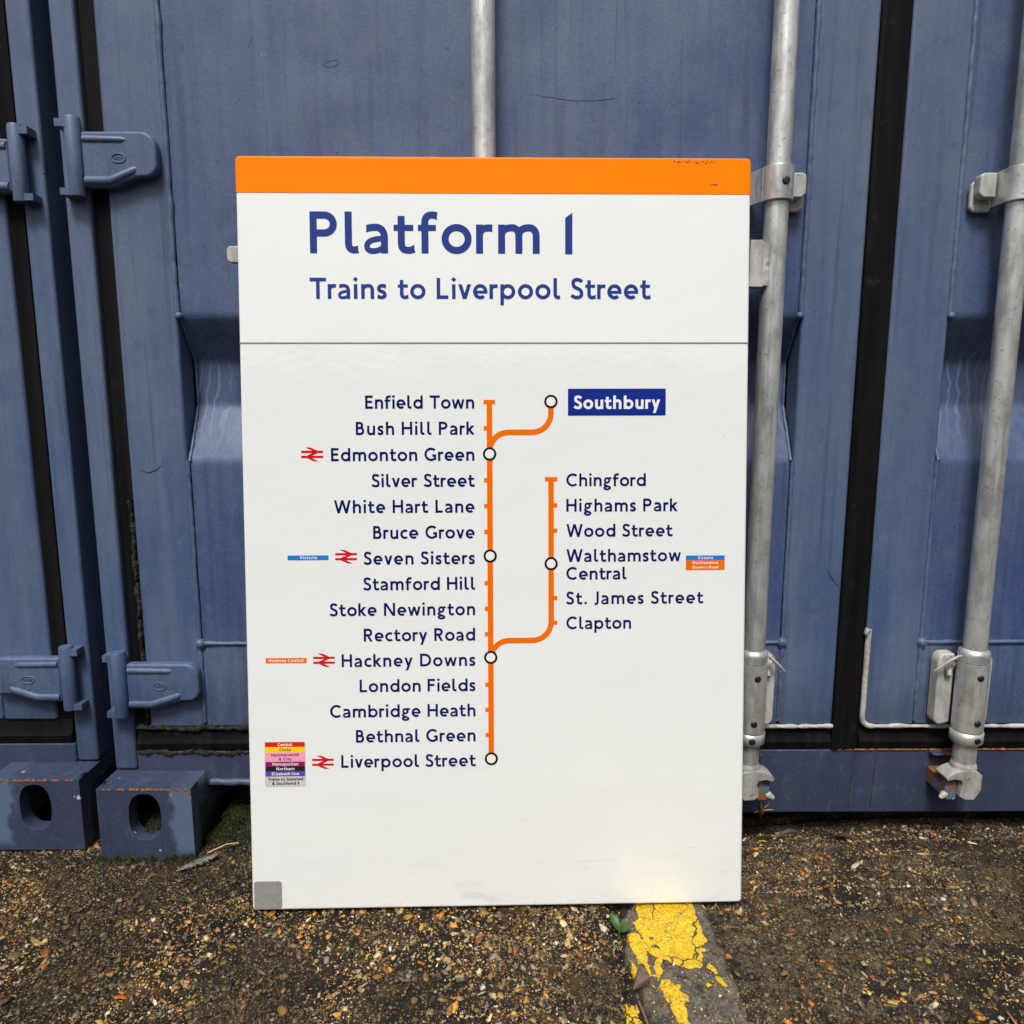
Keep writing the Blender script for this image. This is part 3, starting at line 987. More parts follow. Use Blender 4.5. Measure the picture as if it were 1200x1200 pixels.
def lock_bar(xb, sgn, mir):
    """sgn: which way the handle and the clamp's long flange run before mirroring"""
    fin = (lambda mb: sub(mb.mirror(XC))) if mir else sub
    b = MB()
    b.lathe([(BR_, 0.17), (BR_, 2.44)], (xb, BY, 0), 'z', 40)
    bar = fin(b).build('lock_bar', M['galv'], cont)
    # upper clamp
    for zc in (1.087, 1.95):
        z0, z1 = zc - 0.0245, zc + 0.0235
        c = MB()
        arc_strap(c, xb, z0, z1, BR_ + 0.0052, BR_ + 0.0004, 185, 365)
        # left flange sweeps back to the door, right one is short
        c.prism([(xb - BR_ - 0.0052, BY - 0.002), (xb - BR_ - 0.0004, BY - 0.002), (xb - BR_ - 0.010, -0.012), (xb - 0.055, -0.004), (xb - 0.055, -0.0095), (xb - BR_ - 0.016, -0.0175)], z0, z1, 'z')
        c.box(xb + BR_ + 0.0004, xb + BR_ + 0.0052, BY, -0.003, z0, z1)
        cl = fin(c).build('bar_clamp', M['galv'], bar, 0.0012, 2)
        c = MB()
        c.prism([(xb + 0.020, zc - 0.030), (xb + 0.046, zc - 0.030), (xb + 0.052, zc - 0.024), (xb + 0.052, zc + 0.010), (xb + 0.047, zc + 0.015), (xb + 0.020, zc + 0.015)], -0.009, -0.001, 'y')
        c.prism([(xb + 0.024, zc - 0.014), (xb + 0.043, zc - 0.014), (xb + 0.049, zc - 0.008), (xb + 0.049, zc + 0.018), (xb + 0.044, zc + 0.022), (xb + 0.024, zc + 0.022)], -0.026, -0.0095, 'y')
        fin(c).build('clamp_plate', M['cast'], bar, 0.003, 3)
        c = MB().lathe([(0.0050, 0.004), (0.0056, 0.0015), (0.0056, -0.001), (0.0035, -0.0016)], (xb + 0.004, BY - BR_ - 0.0052, zc), 'y', 16)
        fin(c).build('rivet', M['black'], bar)
    # foot: guide sleeve, collars, cam and keeper
    s = MB()
    s.lathe([(BR_ + 0.0002, 0.384), (BR_ + 0.005, 0.381), (BR_ + 0.0058, 0.374), (BR_ + 0.0045, 0.366), (BR_ + 0.0045, 0.3635)], (xb, BY, 0), 'z', 32)
    s.lathe([(BR_ + 0.0060, 0.362), (BR_ + 0.0060, 0.248)], (xb, BY, 0), 'z', 32)
    s.lathe([(BR_ + 0.0045, 0.2465), (BR_ + 0.0072, 0.2455), (BR_ + 0.0072, 0.229), (BR_ + 0.004, 0.226), (BR_ - 0.002, 0.2255)], (xb, BY, 0), 'z', 32)
    fin(s).build('guide_sleeve', M['galv'], bar)
    for zr, dx in ((0.342, 0.001), (0.266, -0.001), (0.237, -0.003)):
        q = BR_ + (0.006 if zr > 0.25 else 0.0072)
        s = MB().lathe([(0.0045, 0.004), (0.0053, 0.001), (0.0050, -0.001), (0.003, -0.0018)], (xb + dx, BY - math.sqrt(q * q - dx * dx), zr), 'y', 14)
        fin(s).build('rivet', M['black'], bar)
    s = MB()
    pts = [(xb + 0.018, 0.250)]
    for k in range(9):
        a = -math.pi / 2 + math.pi * k / 16
        pts.append((xb + 0.034 + 0.010 * math.cos(a), 0.258 + 0.012 * math.sin(a)))
    for k in range(9):
        a = math.pi * k / 16
        pts.append((xb + 0.034 + 0.011 * math.cos(a), 0.352 + 0.016 * math.sin(a)))
    pts.append((xb + 0.018, 0.368))
    s.prism(pts, -0.024, -0.001, 'y')
    s.prism([(2 * xb - x, z) for x, z in pts], -0.024, -0.001, 'y')
    fin(s).build('sleeve_plate', M['plate'], bar, 0.003, 3)
    s = MB()
    rr = random.Random(3)
    lump = [(xb + 0.024 + rr.uniform(-0.003, 0.010), -0.026 - rr.uniform(0, 0.004), 0.350 + 0.016 * math.sin(k * 2.2)) for k in range(9)]
    s.tube(lump, [0.003 + 0.002 * rr.random() for _ in lump], 8)
    s.tube([(xb + 0.014, -0.048, 0.374), (xb + 0.026, -0.044, 0.371), (xb + 0.040, -0.038, 0.358), (xb + 0.052, -0.034, 0.346), (xb + 0.058, -0.033, 0.341)], [0.001, 0.0022, 0.0028, 0.0022, 0.0003], 8)
    fin(s).build('torn_sealant', M['sealant'], bar)
    # forged cam: collar, body with a hooked upper horn and a blunt lower one
    s = MB()
    s.lathe([(BR_ - 0.0015, 0.226), (BR_ - 0.0015, 0.196), (BR_ + 0.001, 0.190), (BR_ + 0.003, 0.184), (BR_ + 0.001, 0.176), (BR_ - 0.004, 0.172)], (xb, BY, 0), 'z', 28)
    body = [(xb - 0.020, 0.150), (xb - 0.010, 0.1335), (xb + 0.006, 0.134), (xb + 0.014, 0.139), (xb + 0.013, 0.152), (xb + 0.010, 0.160), (xb + 0.013, 0.167),
            (xb + 0.024, 0.169), (xb + 0.036, 0.1665), (xb + 0.038, 0.1715), (xb + 0.030, 0.178), (xb + 0.020, 0.182), (xb + 0.010, 0.184), (xb - 0.010, 0.183), (xb - 0.020, 0.176)]
    s.prism(body, BY - 0.020, BY + 0.012, 'y')
    s.tube([(xb + 0.018, BY, 0.140), (xb + 0.034, BY - 0.010, 0.138), (xb + 0.041, BY - 0.012, 0.133)], [0.003, 0.006, 0.003], 10)
    fin(s).build('cam', M['cast'], bar, 0.004, 3)
    s = MB()
    s.prism([(xb + 0.014, 0.129), (xb + 0.030, 0.129), (xb + 0.034, 0.134), (xb + 0.034, 0.161), (xb + 0.016, 0.1625)], BY - 0.012, -0.0005, 'y')
    s.box(xb - 0.030, xb + 0.034, -0.016, -0.0006, 0.186, 0.190)
    kp = fin(s).build('cam_keeper', M['keeper'], bar, 0.003, 2)
    # pivot plates and handle
    s = MB()
    s.prism([(xb - 0.040, 0.941), (xb - 0.020, 0.941), (xb - 0.0160, 0.946), (xb - 0.0160, 0.996), (xb - 0.0195, 1.004), (xb - 0.023, 1.007), (xb - 0.040, 1.007)], BY - 0.016, BY + 0.008, 'y')
    p, r_ = bead([(xb - 0.0145, BY - 0.012, 0.999), (xb - 0.0150, BY - 0.012, 0.943)], 0.0036, 31, 16, 0.4)
    s.tube(p, r_, 8)
    fin(s).build('handle_hub', M['plate'], bar, 0.002, 2)
    s = MB()
    L = 0.376
    s.prism([(xb - 0.030, 0.962), (xb - 0.12, 0.974), (xb - L + 0.03, 0.9755), (xb - L + 0.004, 0.9765), (xb - L, 0.981), (xb - L, 0.996), (xb - L + 0.004, 1.0), (xb - L + 0.03, 1.0), (xb - 0.12, 1.002), (xb - 0.030, 0.998)], BY - 0.008, BY + 0.004, 'y')
    fin(s).build('bar_handle', M['plate'], bar, 0.002, 3)
    s = MB()
    s.box(xb - L + 0.045, xb - L + 0.085, BY + 0.006, -0.0006, 0.950, 0.974).box(xb - L + 0.045, xb - L + 0.085, BY - 0.010, BY + 0.0055, 0.950, 0.9735)
    fin(s).build('handle_catch', M['cast'], bar, 0.002, 2)
    return bar
for xb, mir in ((-0.0355, False), (0.3915, False), (-0.0355, True), (0.3915, True)):
    lock_bar(xb, -1, mir)

# ------------------------------------------------------------------ second container alongside
nb = copy_tree(cont)
nb.location = (XC - 2 * HW - 0.045, 0.03, 0.0)
nb['label'] = 'second blue shipping container, standing across a narrow gap from the left corner post'

# ------------------------------------------------------------------ unseen brick wall, added to give the enamel a dark reflection
def brick():
    n = N('dark_brick')
    t = n.t.nodes.new('ShaderNodeTexBrick')
    n.t.links.new(n.map((1, 1, 1)), t.inputs['Vector'])
    sp = n.sep()
    cb = n.t.nodes.new('ShaderNodeCombineXYZ')
    n.t.links.new(sp[0], cb.inputs[0])
    n.t.links.new(sp[2], cb.inputs[1])
    n.t.links.new(cb.outputs[0], t.inputs['Vector'])
    t.inputs['Scale'].default_value = 1.0
    t.inputs['Brick Width'].default_value = 0.225
    t.inputs['Row Height'].default_value = 0.075
    t.inputs['Mortar Size'].default_value = 0.006
    t.inputs['Color1'].default_value = (0.085, 0.045, 0.032, 1)
    t.inputs['Color2'].default_value = (0.13, 0.075, 0.05, 1)
    t.inputs['Mortar'].default_value = (0.17, 0.155, 0.13, 1)
    n.set('Base Color', t.outputs[0])
    n.set('Roughness', 0.85)
    return n.m
yw = empty('reflection_wall', (0, -7.2, 0))
tag(yw, 'unseen long dark brick wall with a stone coping, added behind the camera for its reflection', 'wall')
MB().box(-14, 14, -0.33, 0, -0.05, 2.62).build('brickwork', brick(), yw)
MB().prism([(-0.38, 2.623), (0.05, 2.623), (0.05, 2.68), (-0.165, 2.74), (-0.38, 2.68)], -14.02, 14.02, 'x').build('coping', flat('coping_stone', (0.22, 0.21, 0.19), 0.8, 0, 0.2, 6), yw)

# ------------------------------------------------------------------ lettering: a monoline humanist alphabet drawn as strokes
XH = 0.70
class Glyph:
    def __init__(self, w):
        self.w, self.h = w, w / 2
        self.slant = False
        self.st = []            # list of quad strips [(left, right) ...]
    def S(self, x0, y0, x1, y1, w=None):
        h = (w or self.w) / 2
        dx, dy = x1 - x0, y1 - y0
        L = math.hypot(dx, dy)
        nx_, ny_ = -dy / L * h, dx / L * h
        self.st.append([((x0 + nx_, y0 + ny_), (x0 - nx_, y0 - ny_)), ((x1 + nx_, y1 + ny_), (x1 - nx_, y1 - ny_))])
    def D(self, x0, y0, x1, y1, w=None):
        h = (w or self.w) / 2
        k = h * math.hypot(x1 - x0, y1 - y0) / abs(y1 - y0)
        self.st.append([((x0 - k, y0), (x0 + k, y0)), ((x1 - k, y1), (x1 + k, y1))])
    def P(self, pts, w=None, cut0=None, cut1=None):
        h = (w or self.w) / 2
        out = []
        n = len(pts)
        for i in range(n):
            a, b = pts[max(i - 1, 0)], pts[min(i + 1, n - 1)]
            dx, dy = b[0] - a[0], b[1] - a[1]
            L = math.hypot(dx, dy) or 1
            ox, oy = -dy / L * h, dx / L * h
            if i in (0, n - 1) and abs(dx) > 0.8 * L and not self.slant:
                ox, oy = 0.0, h * L / dx        # strokes that run out sideways are cut upright
            out.append(((pts[i][0] + ox, pts[i][1] + oy), (pts[i][0] - ox, pts[i][1] - oy)))
        self.st.append(out)
    def A(self, cx, cy, rx, ry, a0=0, a1=360, w=None):
        k = max(6, int(abs(a1 - a0) / 9))
        h = (w or self.w) / 2
        out = []
        for i in range(k + 1):
            a = R(a0 + (a1 - a0) * i / k)
            c, s = math.cos(a), math.sin(a)
            nx_, ny_ = c / rx, s / ry
            L = math.hypot(nx_, ny_)
            nx_, ny_ = nx_ / L * h, ny_ / L * h
            out.append(((cx + rx * c - nx_, cy + ry * s - ny_), (cx + rx * c + nx_, cy + ry * s + ny_)))
        self.st.append(out)
    def B(self, *ctrl, w=None):
        """chain of cubic beziers"""
        pts = [ctrl[0]]
        for i in range(0, len(ctrl) - 1, 3):
            p0, p1, p2, p3 = ctrl[i:i + 4]
            for k in range(1, 11):
                t = k / 10
                u = 1 - t
                pts.append(tuple(u ** 3 * a + 3 * u * u * t * b + 3 * u * t * t * c + t ** 3 * d for a, b, c, d in zip(p0, p1, p2, p3)))
        self.P(pts, w)
    def dot(self, x, y, r):
        self.st.append([((x - r, y), (x - r, y)), ((x, y + r), (x, y - r)), ((x + r, y), (x + r, y))])
    def q(self, *pts):
        """one quad given corner by corner"""
        self.st.append([(pts[0], pts[1]), (pts[3], pts[2])])

def glyph(ch, w):
    g = Glyph(w)
    h = g.h
    g.slant = ch in 'S&'
    X = XH
    ov = 0.012
    r = 0.36                       # outer radius of round lower-case letters
    ry = X / 2 + ov
    cy = X / 2
    dm = w * 0.72                  # half diagonal of the diamond dots
    if ch == ' ':
        return g, 0.36
    if ch == 'a':
        W = 0.58
        g.B((0.055, X - h - 0.022), (0.13, X - h + 0.004), (0.21, X - h + ov), (0.29, X - h + ov), (0.43, X - h + ov), (W - h, X - 0.20), (W - h, X - 0.31))
        g.S(W - h, X - 0.29, W - h, 0)
        k = w * 0.8
        e = k / 2
        g.B((W - h, 0.355), (0.40, 0.355), (0.33, 0.355), (0.26, 0.335), (0.14, 0.305), (e, 0.26), (e, 0.17), (e, 0.095), (0.12, e - ov), (0.22, e - ov), (0.34, e - ov), (0.43, 0.11), (W - h, 0.17), w=k)
    elif ch in 'bdpq':
        W = 0.74
        if ch in 'bp':
            g.A(r, cy, r - h, ry - h)
            g.S(h, 1 if ch == 'b' else X, h, 0 if ch == 'b' else -0.30)
        else:
            g.A(W - r, cy, r - h, ry - h)
            g.S(W - h, 1 if ch == 'd' else X, W - h, 0 if ch == 'd' else -0.30)
    elif ch == 'c':
        W = 0.57
        g.A(r, cy, r - h, ry - h, 52, 308)
    elif ch == 'e':
        W = 0.70
        rr = W / 2
        g.A(rr, cy, rr - h, ry - h, -4, 311)
        g.S(w * 0.4, cy - 0.02, W - 0.01, cy - 0.02, w * 0.82)
    elif ch == 'f':
        W = 0.47
        x = 0.17
        g.B((x, 0.0), (x, 0.3), (x, 0.55), (x, 0.72), (x, 0.86), (0.22, 1.01 - h), (0.35, 1.01 - h), (0.39, 1.01 - h), (0.43, 1.0 - h), (0.47, 0.985 - h))
        g.S(0, X - h, 0.44, X - h, w * 0.86)
    elif ch == 'g':
        W = 0.62
        g.A(0.29, 0.455, 0.245 - h * 0.9, 0.255 - h * 0.9, w=w * 0.9)
        g.B((0.40, 0.60), (0.46, 0.66), (0.54, X - h * 0.8), (0.64, X - h * 0.9), w=w * 0.85)
        g.B((0.17, 0.25), (0.06, 0.18), (0.06, 0.09), (0.17, 0.06), (0.2, 0.05), (0.26, 0.045), (0.33, 0.045), w=w * 0.85)
        g.A(0.30, -0.125, 0.30 - h * 0.85, 0.185 - h * 0.85, w=w * 0.85)
    elif ch in 'hn':
        W = 0.62
        g.S(h, 0, h, 1 if ch == 'h' else X)
        g.B((h, X - 0.26), (h, X - 0.14), (0.22, X - h + ov), (0.35, X - h + ov), (0.47, X - h + ov), (W - h, X - 0.15), (W - h, X - 0.29))
        g.S(W - h, X - 0.27, W - h, 0)
    elif ch == 'i':
        W = w
        g.S(h, 0, h, X)
        g.dot(h, 0.925, dm)
    elif ch == 'k':
        W = 0.60
        g.S(h, 0, h, 1)
        g.D(w * 0.9, 0.32, 0.50, X)
        g.D(0.20, 0.42, W - 0.08, 0)
    elif ch == 'l':
        W = 0.31
        g.B((h, 1.0), (h, 0.7), (h, 0.45), (h, 0.25), (h, 0.13), (h + 0.05, h - 0.005), (0.24, h - 0.005), (0.27, h - 0.005), (0.29, h), (0.32, h + 0.012))
    elif ch == 'm':
        W = 1.02
        c = W / 2
        g.S(h, 0, h, X)
        for a, b in ((h, c), (c, W - h)):
            mid = (a + b) / 2
            g.B((a, X - 0.26), (a, X - 0.12), (mid - 0.08, X - h + ov), (mid + 0.04, X - h + ov), (b - 0.07, X - h + ov), (b, X - 0.15), (b, X - 0.29))
            g.S(b, X - 0.27, b, 0)
    elif ch == 'o':
        W = 0.735
        g.A(W / 2, cy, W / 2 - h, ry - h)
    elif ch == 'r':
        W = 0.40
        g.S(h, 0, h, X)
        g.B((h, X - 0.28), (h, X - 0.14), (0.18, X - h), (0.30, X - h + 0.005), (0.33, X - h + 0.005), (0.37, X - h + 0.002), (0.40, X - h - 0.008))
    elif ch == 's':
        W = 0.46
        g.B((0.41, X - h - 0.03), (0.36, X - h + ov), (0.30, X - h + ov), (0.25, X - h + ov), (0.15, X - h + ov), (h, X - 0.13), (h, X - 0.20), (h, 0.39), (0.17, 0.375), (0.25, 0.345),
            (0.33, 0.315), (W - h, 0.27), (W - h, 0.19), (W - h, 0.11), (0.32, h - ov), (0.21, h - ov), (0.14, h - ov), (0.08, h + 0.01), (0.03, h + 0.05))
    elif ch == 't':
        W = 0.50
        x = 0.185
        g.B((x, 0.90), (x, 0.6), (x, 0.45), (x, 0.26), (x, 0.13), (0.23, h - 0.01), (0.35, h - 0.01), (0.41, h - 0.01), (0.46, h + 0.005), (0.50, h + 0.03))
        g.S(0, X - h, 0.48, X - h, w * 0.86)
    elif ch == 'u':
        W = 0.61
        g.S(W - h, 0, W - h, X)
        g.S(h, X, h, 0.27)
        g.B((h, 0.29), (h, 0.14), (0.14, h - ov), (0.26, h - ov), (0.40, h - ov), (W - h, 0.13), (W - h, 0.26))
    elif ch == 'v':
        W = 0.62
        g.D(w * 0.52, X, W / 2, 0)
        g.D(W - w * 0.52, X, W / 2, 0)
    elif ch == 'w':
        W = 0.98
        for a, b in ((w * 0.52, 0.27), (W / 2, 0.27), (W / 2, W - 0.27), (W - w * 0.52, W - 0.27)):
            g.D(a, X, b, 0, w * 0.94)
    elif ch == 'y':
        W = 0.64
        g.D(w * 0.52, X, W / 2 + 0.01, 0.0)
        g.D(W - w * 0.52, X, 0.20, -0.30)
    elif ch == 'z':
        W = 0.50
        g.S(0, X - h, W, X - h)
        g.S(0, h, W, h)
        g.D(w * 0.6, h, W - w * 0.6, X - h)
    elif ch == 'B':
        W = 0.64
        g.S(h, 0, h, 1)
        g.S(h, 1 - h, 0.34, 1 - h)
        g.S(h, 0.535, 0.36, 0.535)
        g.S(h, h, 0.36, h)
        g.A(0.335, (1 - h + 0.535) / 2, 0.565 - h - 0.335, (1 - h - 0.535) / 2, -92, 92)
        g.A(0.355, (h + 0.535) / 2, W - h - 0.355, (0.535 - h) / 2, -92, 92)
    elif ch == 'C':
        W = 0.84
        g.A(0.50, 0.5, 0.50 - h, 0.512 - h, 47, 313)
    elif ch == 'D':
        W = 0.86
        g.S(h, 0, h, 1)
        g.S(h, 1 - h, 0.37, 1 - h)
        g.S(h, h, 0.37, h)
        g.A(0.365, 0.5, W - h - 0.365, 0.5 - h, -91, 91)
    elif ch in 'EF':
        W = 0.58
        g.S(h, 0, h, 1)
        g.S(0, 1 - h, W, 1 - h)
        g.S(0, 0.52, W - 0.05, 0.52)
        if ch == 'E':
            g.S(0, h, W, h)
    elif ch == 'G':
        W = 0.90
        g.A(0.50, 0.5, 0.50 - h, 0.512 - h, 46, 322)
        g.S(W - h, 0.08, W - h, 0.50)
        g.S(W - 0.30, 0.50 - h, W, 0.50 - h)
    elif ch == 'H':
        W = 0.80
        g.S(h, 0, h, 1)
        g.S(W - h, 0, W - h, 1)
        g.S(h, 0.52, W - h, 0.52)
    elif ch == 'J':
        W = 0.36
        g.B((W - h, 1), (W - h, 0.6), (W - h, 0.4), (W - h, 0.20), (W - h, 0.06), (0.18, -0.03 + h * 0.4), (0.03, -0.02 + h * 0.4))
    elif ch == 'L':
        W = 0.56
        g.S(h, 0, h, 1)
        g.S(0, h, W, h)
    elif ch == 'M':
        W = 0.98
        g.S(h, 0, h, 1)
        g.S(W - h, 0, W - h, 1)
        g.D(w * 0.55, 1, W / 2, 0.30)
        g.D(W - w * 0.55, 1, W / 2, 0.30)
    elif ch == 'N':
        W = 0.86
        g.S(h, 0, h, 1)
        g.S(W - h, 0, W - h, 1)
        g.D(w * 0.6, 1, W - w * 0.6, 0)
    elif ch == 'O' or ch == 'Q':
        W = 1.0
        g.A(0.5, 0.5, 0.5 - h, 0.512 - h)
        if ch == 'Q':
            g.D(0.58, 0.26, 0.86, -0.08)
    elif ch in 'PR':
        W = 0.66
        g.S(h, 0, h, 1)
        g.S(h, 1 - h, 0.36, 1 - h)
        g.S(h, 0.40 + h, 0.36, 0.40 + h)
        g.A(0.355, 0.70, W - h - 0.355, 0.30 - h, -91, 91)
        if ch == 'R':
            W = 0.68
            g.D(0.33, 0.44, W - w * 0.58, 0)
    elif ch == 'S':
        W = 0.60
        g.B((0.53, 0.90 - h), (0.47, 0.975 - h), (0.40, 1.01 - h), (0.32, 1.01 - h), (0.19, 1.01 - h), (h + 0.02, 0.90), (h + 0.02, 0.75), (h + 0.02, 0.60), (0.19, 0.56), (0.31, 0.51),
            (0.44, 0.455), (W - h, 0.40), (W - h, 0.26), (W - h, 0.12), (0.42, h - 0.01), (0.28, h - 0.01), (0.19, h - 0.01), (0.10, h + 0.03), (0.03, h + 0.10))
    elif ch == 'T':
        W = 0.78
        g.S(W / 2, 0, W / 2, 1 - w * 0.5)
        g.S(0, 1 - h, W, 1 - h)
    elif ch == 'V':
        W = 0.84
        g.D(w * 0.52, 1, W / 2, 0)
        g.D(W - w * 0.52, 1, W / 2, 0)
    elif ch == 'W':
        W = 1.28
        for a, b in ((w * 0.52, 0.345), (W / 2, 0.345), (W / 2, W - 0.345), (W - w * 0.52, W - 0.345)):
            g.D(a, 1, b, 0)
    elif ch == '1':
        W = 0.20
        g.q((0, 0), (w, 0), (w, 1.0), (0, 1.0 - w * 0.72))
    elif ch == '.':
        W = w
        g.dot(h, dm * 0.8, dm)
    elif ch == "'":
        W = w
        g.D(h, 0.68, h + 0.03, 1.0)
    elif ch == '&':
        W = 0.80
        g.B((W, 0), (0.60, 0.24), (0.20, 0.60), (0.18, 0.76), (0.17, 0.90), (0.25, 1 - h), (0.34, 1 - h), (0.45, 1 - h), (0.50, 0.88), (0.49, 0.78), (0.47, 0.58), (h, 0.50), (h, 0.26),
            (h, 0.10), (0.2, h), (0.32, h), (0.52, h), (0.66, 0.20), (0.70, 0.46))
    elif ch == '+':            # little aeroplane mark
        W = 0.6
        g.S(0.3, 0, 0.3, 1.0, w * 0.9)
        g.S(0.0, 0.52, 0.6, 0.52, w * 1.3)
        g.S(0.14, 0.10, 0.46, 0.10, w)
    else:
        W = 0.4
    return g, W

ROUND_L, ROUND_R = set('acdegoqCGOQSs'), set('bopDOQSsec')
THIN = set('vwyVWTftrkz')
def text_mesh(text, x, base, cap, w, width=None, align='l', depth=0.0003, space=0.17):
    """-> MB with the text in sign coordinates; letter-spacing is tuned so that the line is `width` long"""
    gl = []
    for ch in text:
        g, W = glyph(ch, w)
        gl.append((ch, g, W))
    def layout(sp):
        pos, cur = [], 0
        for i, (ch, g, W) in enumerate(gl):
            pos.append(cur)
            cur += W
            if i < len(gl) - 1:
                nx_ = gl[i + 1][0]
                k = sp
                if ch == ' ' or nx_ == ' ':
                    k = sp * 0.5
                else:
                    if ch in ROUND_R: k -= 0.035
                    if nx_ in ROUND_L: k -= 0.035
                    if ch in THIN: k -= 0.05
                    if nx_ in THIN: k -= 0.05
                cur += k
        return pos, cur
    pos, tot = layout(space)
    sx = cap
    if width:
        p1, t1 = layout(space + 0.1)
        sl = (t1 - tot) / 0.1
        sp = space + (width / cap - tot) / sl
        sp = min(max(sp, 0.06), 0.30)
        pos, tot = layout(sp)
        sx = cap * (width / cap) / tot
    if align == 'r':
        x = x - tot * sx
    elif align == 'c':
        x = x - tot * sx / 2
    mb = MB()
    for (ch, g, W), p in zip(gl, pos):
        for k, st in enumerate(g.st):
            y = -depth - k * 0.00002
            v, f = [], []
            for a, b in st:
                v += [(x + (p + a[0]) * sx, y, base + a[1] * cap), (x + (p + b[0]) * sx, y, base + b[1] * cap)]
            for i in range(len(st) - 1):
                f.append((2 * i, 2 * i + 1, 2 * i + 3, 2 * i + 2))
            mb.add(v, f)
    # face the reader
    for i, f in enumerate(mb.f):
        a, b, c = (Vector(mb.v[j]) for j in f[:3])
        nrm = (b - a).cross(c - a)
        if nrm.length < 1e-14 and len(f) > 3:
            nrm = (c - a).cross(Vector(mb.v[f[3]]) - a)
        if nrm.y > 0:
            mb.f[i] = f[::-1]
    return mb

# ------------------------------------------------------------------ the sign
SW, SH, ST = 0.7199, 1.0772, 0.018
sg = empty('platform_sign')
o_ = Vector((-0.01559, -0.18770, 0.04080))
rt_ = Vector((0.99985, 0.01744, 0.00115)).normalized()
up_ = Vector((-0.00289, 0.09998, 0.99499))
up_ = (up_ - rt_ * up_.dot(rt_)).normalized()
nb_ = up_.cross(rt_) * -1
nb_ = -(rt_.cross(up_))            # towards the container
mw = Matrix((rt_, nb_, up_)).transposed().to_4x4()
mw.translation = o_
sg.matrix_world = mw
tag(sg, 'white platform sign with orange top band and route map, leaning on the container doors', 'platform sign')

def rounded(w, z0, z1, r, n=5):
    out = []
    for cx, cz, a0 in ((w / 2 - r, z0 + r, -90), (w / 2 - r, z1 - r, 0), (-w / 2 + r, z1 - r, 90), (-w / 2 + r, z0 + r, 180)):
        for k in range(n + 1):
            a = R(a0 + 90 * k / n)
            out.append((cx + r * math.cos(a), cz + r * math.sin(a)))
    return out
def sign_body(name, mat, grow=0.0, cutz=None):
    mb = MB().prism(rounded(SW + 2 * grow, -grow, SH + grow, 0.006 + grow), -grow, ST + grow, 'y')
    me = bpy.data.meshes.new(name)
    me.from_pydata(mb.v, [], mb.f)
    bm = bmesh.new()
    bm.from_mesh(me)
    bmesh.ops.recalc_face_normals(bm, faces=bm.faces)
    ed = [e for e in bm.edges if abs(e.verts[0].co.y - e.verts[1].co.y) < 1e-6]
    bmesh.ops.bevel(bm, geom=ed, offset=0.0035, segments=4, profile=0.5, affect='EDGES')
    if cutz is not None:
        bmesh.ops.bisect_plane(bm, geom=bm.verts[:] + bm.edges[:] + bm.faces[:], plane_co=(0, 0, cutz), plane_no=(0, 0, 1), clear_inner=True)
    for f in bm.faces:
        f.smooth = len(f.verts) <= 4 and f.calc_area() < 0.02
    bm.to_mesh(me)
    bm.free()
    me.materials.append(mat)
    o = bpy.data.objects.new(name, me)
    COL.objects.link(o)
    o.parent = sg
    return o
sign_body('sign_panel', M['white'])
sign_body('orange_band', M['orange'], 0.0005, 1.0273)
mm = 0.001
def part(name, mat, mb, parent=sg):
    return mb.build(name, mat, parent, fix=False)
def rect(x0, x1, z0, z1, d=0.0003):
    return MB().add([(x0 * mm, -d, z0 * mm), (x1 * mm, -d, z0 * mm), (x1 * mm, -d, z1 * mm), (x0 * mm, -d, z1 * mm)], [(0, 1, 2, 3)])
def rrect(x0, x1, z0, z1, r, d):
    pts = [(x + (x0 + x1) / 2, z) for x, z in rounded(x1 - x0, z0, z1, r, 4)]
    return MB().add([(x * mm, -d, z * mm) for x, z in pts], [tuple(range(len(pts)))])
def txt(name, mat, s, x, base, cap, w, width=None, align='l', depth=0.0003, parent=sg):
    return part(name, mat, text_mesh(s, x * mm, base * mm, cap * mm, w, width * mm if width else None, align, depth), parent)

part('dividing_rule', M['rule'], rect(-359.6, 359.6, 819.2, 821.4, 0.00025))
hd = text_mesh('Platform', -258.8 * mm, 944.6 * mm, 57.3 * mm, 0.172, 321.0 * mm, 'l')
part('heading_text', M['navy_sheen'], hd)
txt('platform_number', M['navy_sheen'], '1', 98.0, 944.0, 57.5, 0.178)
txt('destination_text', M['navy_sheen'], 'Trains to Liverpool Street', -260.2, 881.8, 29.2, 0.172, 479, 'l')

ROW0, PIT = 728.6, 36.95
left_names = ['Enfield Town', 'Bush Hill Park', 'Edmonton Green', 'Silver Street', 'White Hart Lane', 'Bruce Grove', 'Seven Sisters', 'Stamford Hill',
              'Stoke Newington', 'Rectory Road', 'Hackney Downs', 'London Fields', 'Cambridge Heath', 'Bethnal Green', 'Liverpool Street']
left_x = [-185.3, -199.0, -234.5, -177.5, -231.5, -176.5, -190.3, -191.5, -239.8, -192.0, -224.2, -199.0, -242.0, -205.5, -227.2]
for i, (s, x0) in enumerate(zip(left_names, left_x)):
    xr = -31.3 - 0.09 * i
    o = txt('station_name', M['navy'], s, xr, ROW0 - PIT * i, 18.6, 0.175, xr - x0, 'r')
right_names = [('Chingford', 617.6, 213.8), ('Highams Park', 581.3, 259.6), ('Wood Street', 545.1, 252.6), ('Walthamstow', 509.0, 265.2), ('Central', 483.3, 186.3),
               ('St. James Street', 447.5, 298.0), ('Clapton', 411.4, 193.4)]
for s, z, xr in right_names:
    txt('station_name', M['navy'], s, 99.6, z, 18.4, 0.175, xr - 99.6, 'l')
bx = part('highlight_box', M['box'], rect(101.9, 241.6, 718.2, 756.3, 0.0003))
txt('box_text', M['wht'], 'Southbury', 110.5, 727.5, 19.0, 0.20, 123.0, 'l', 0.0006, bx)

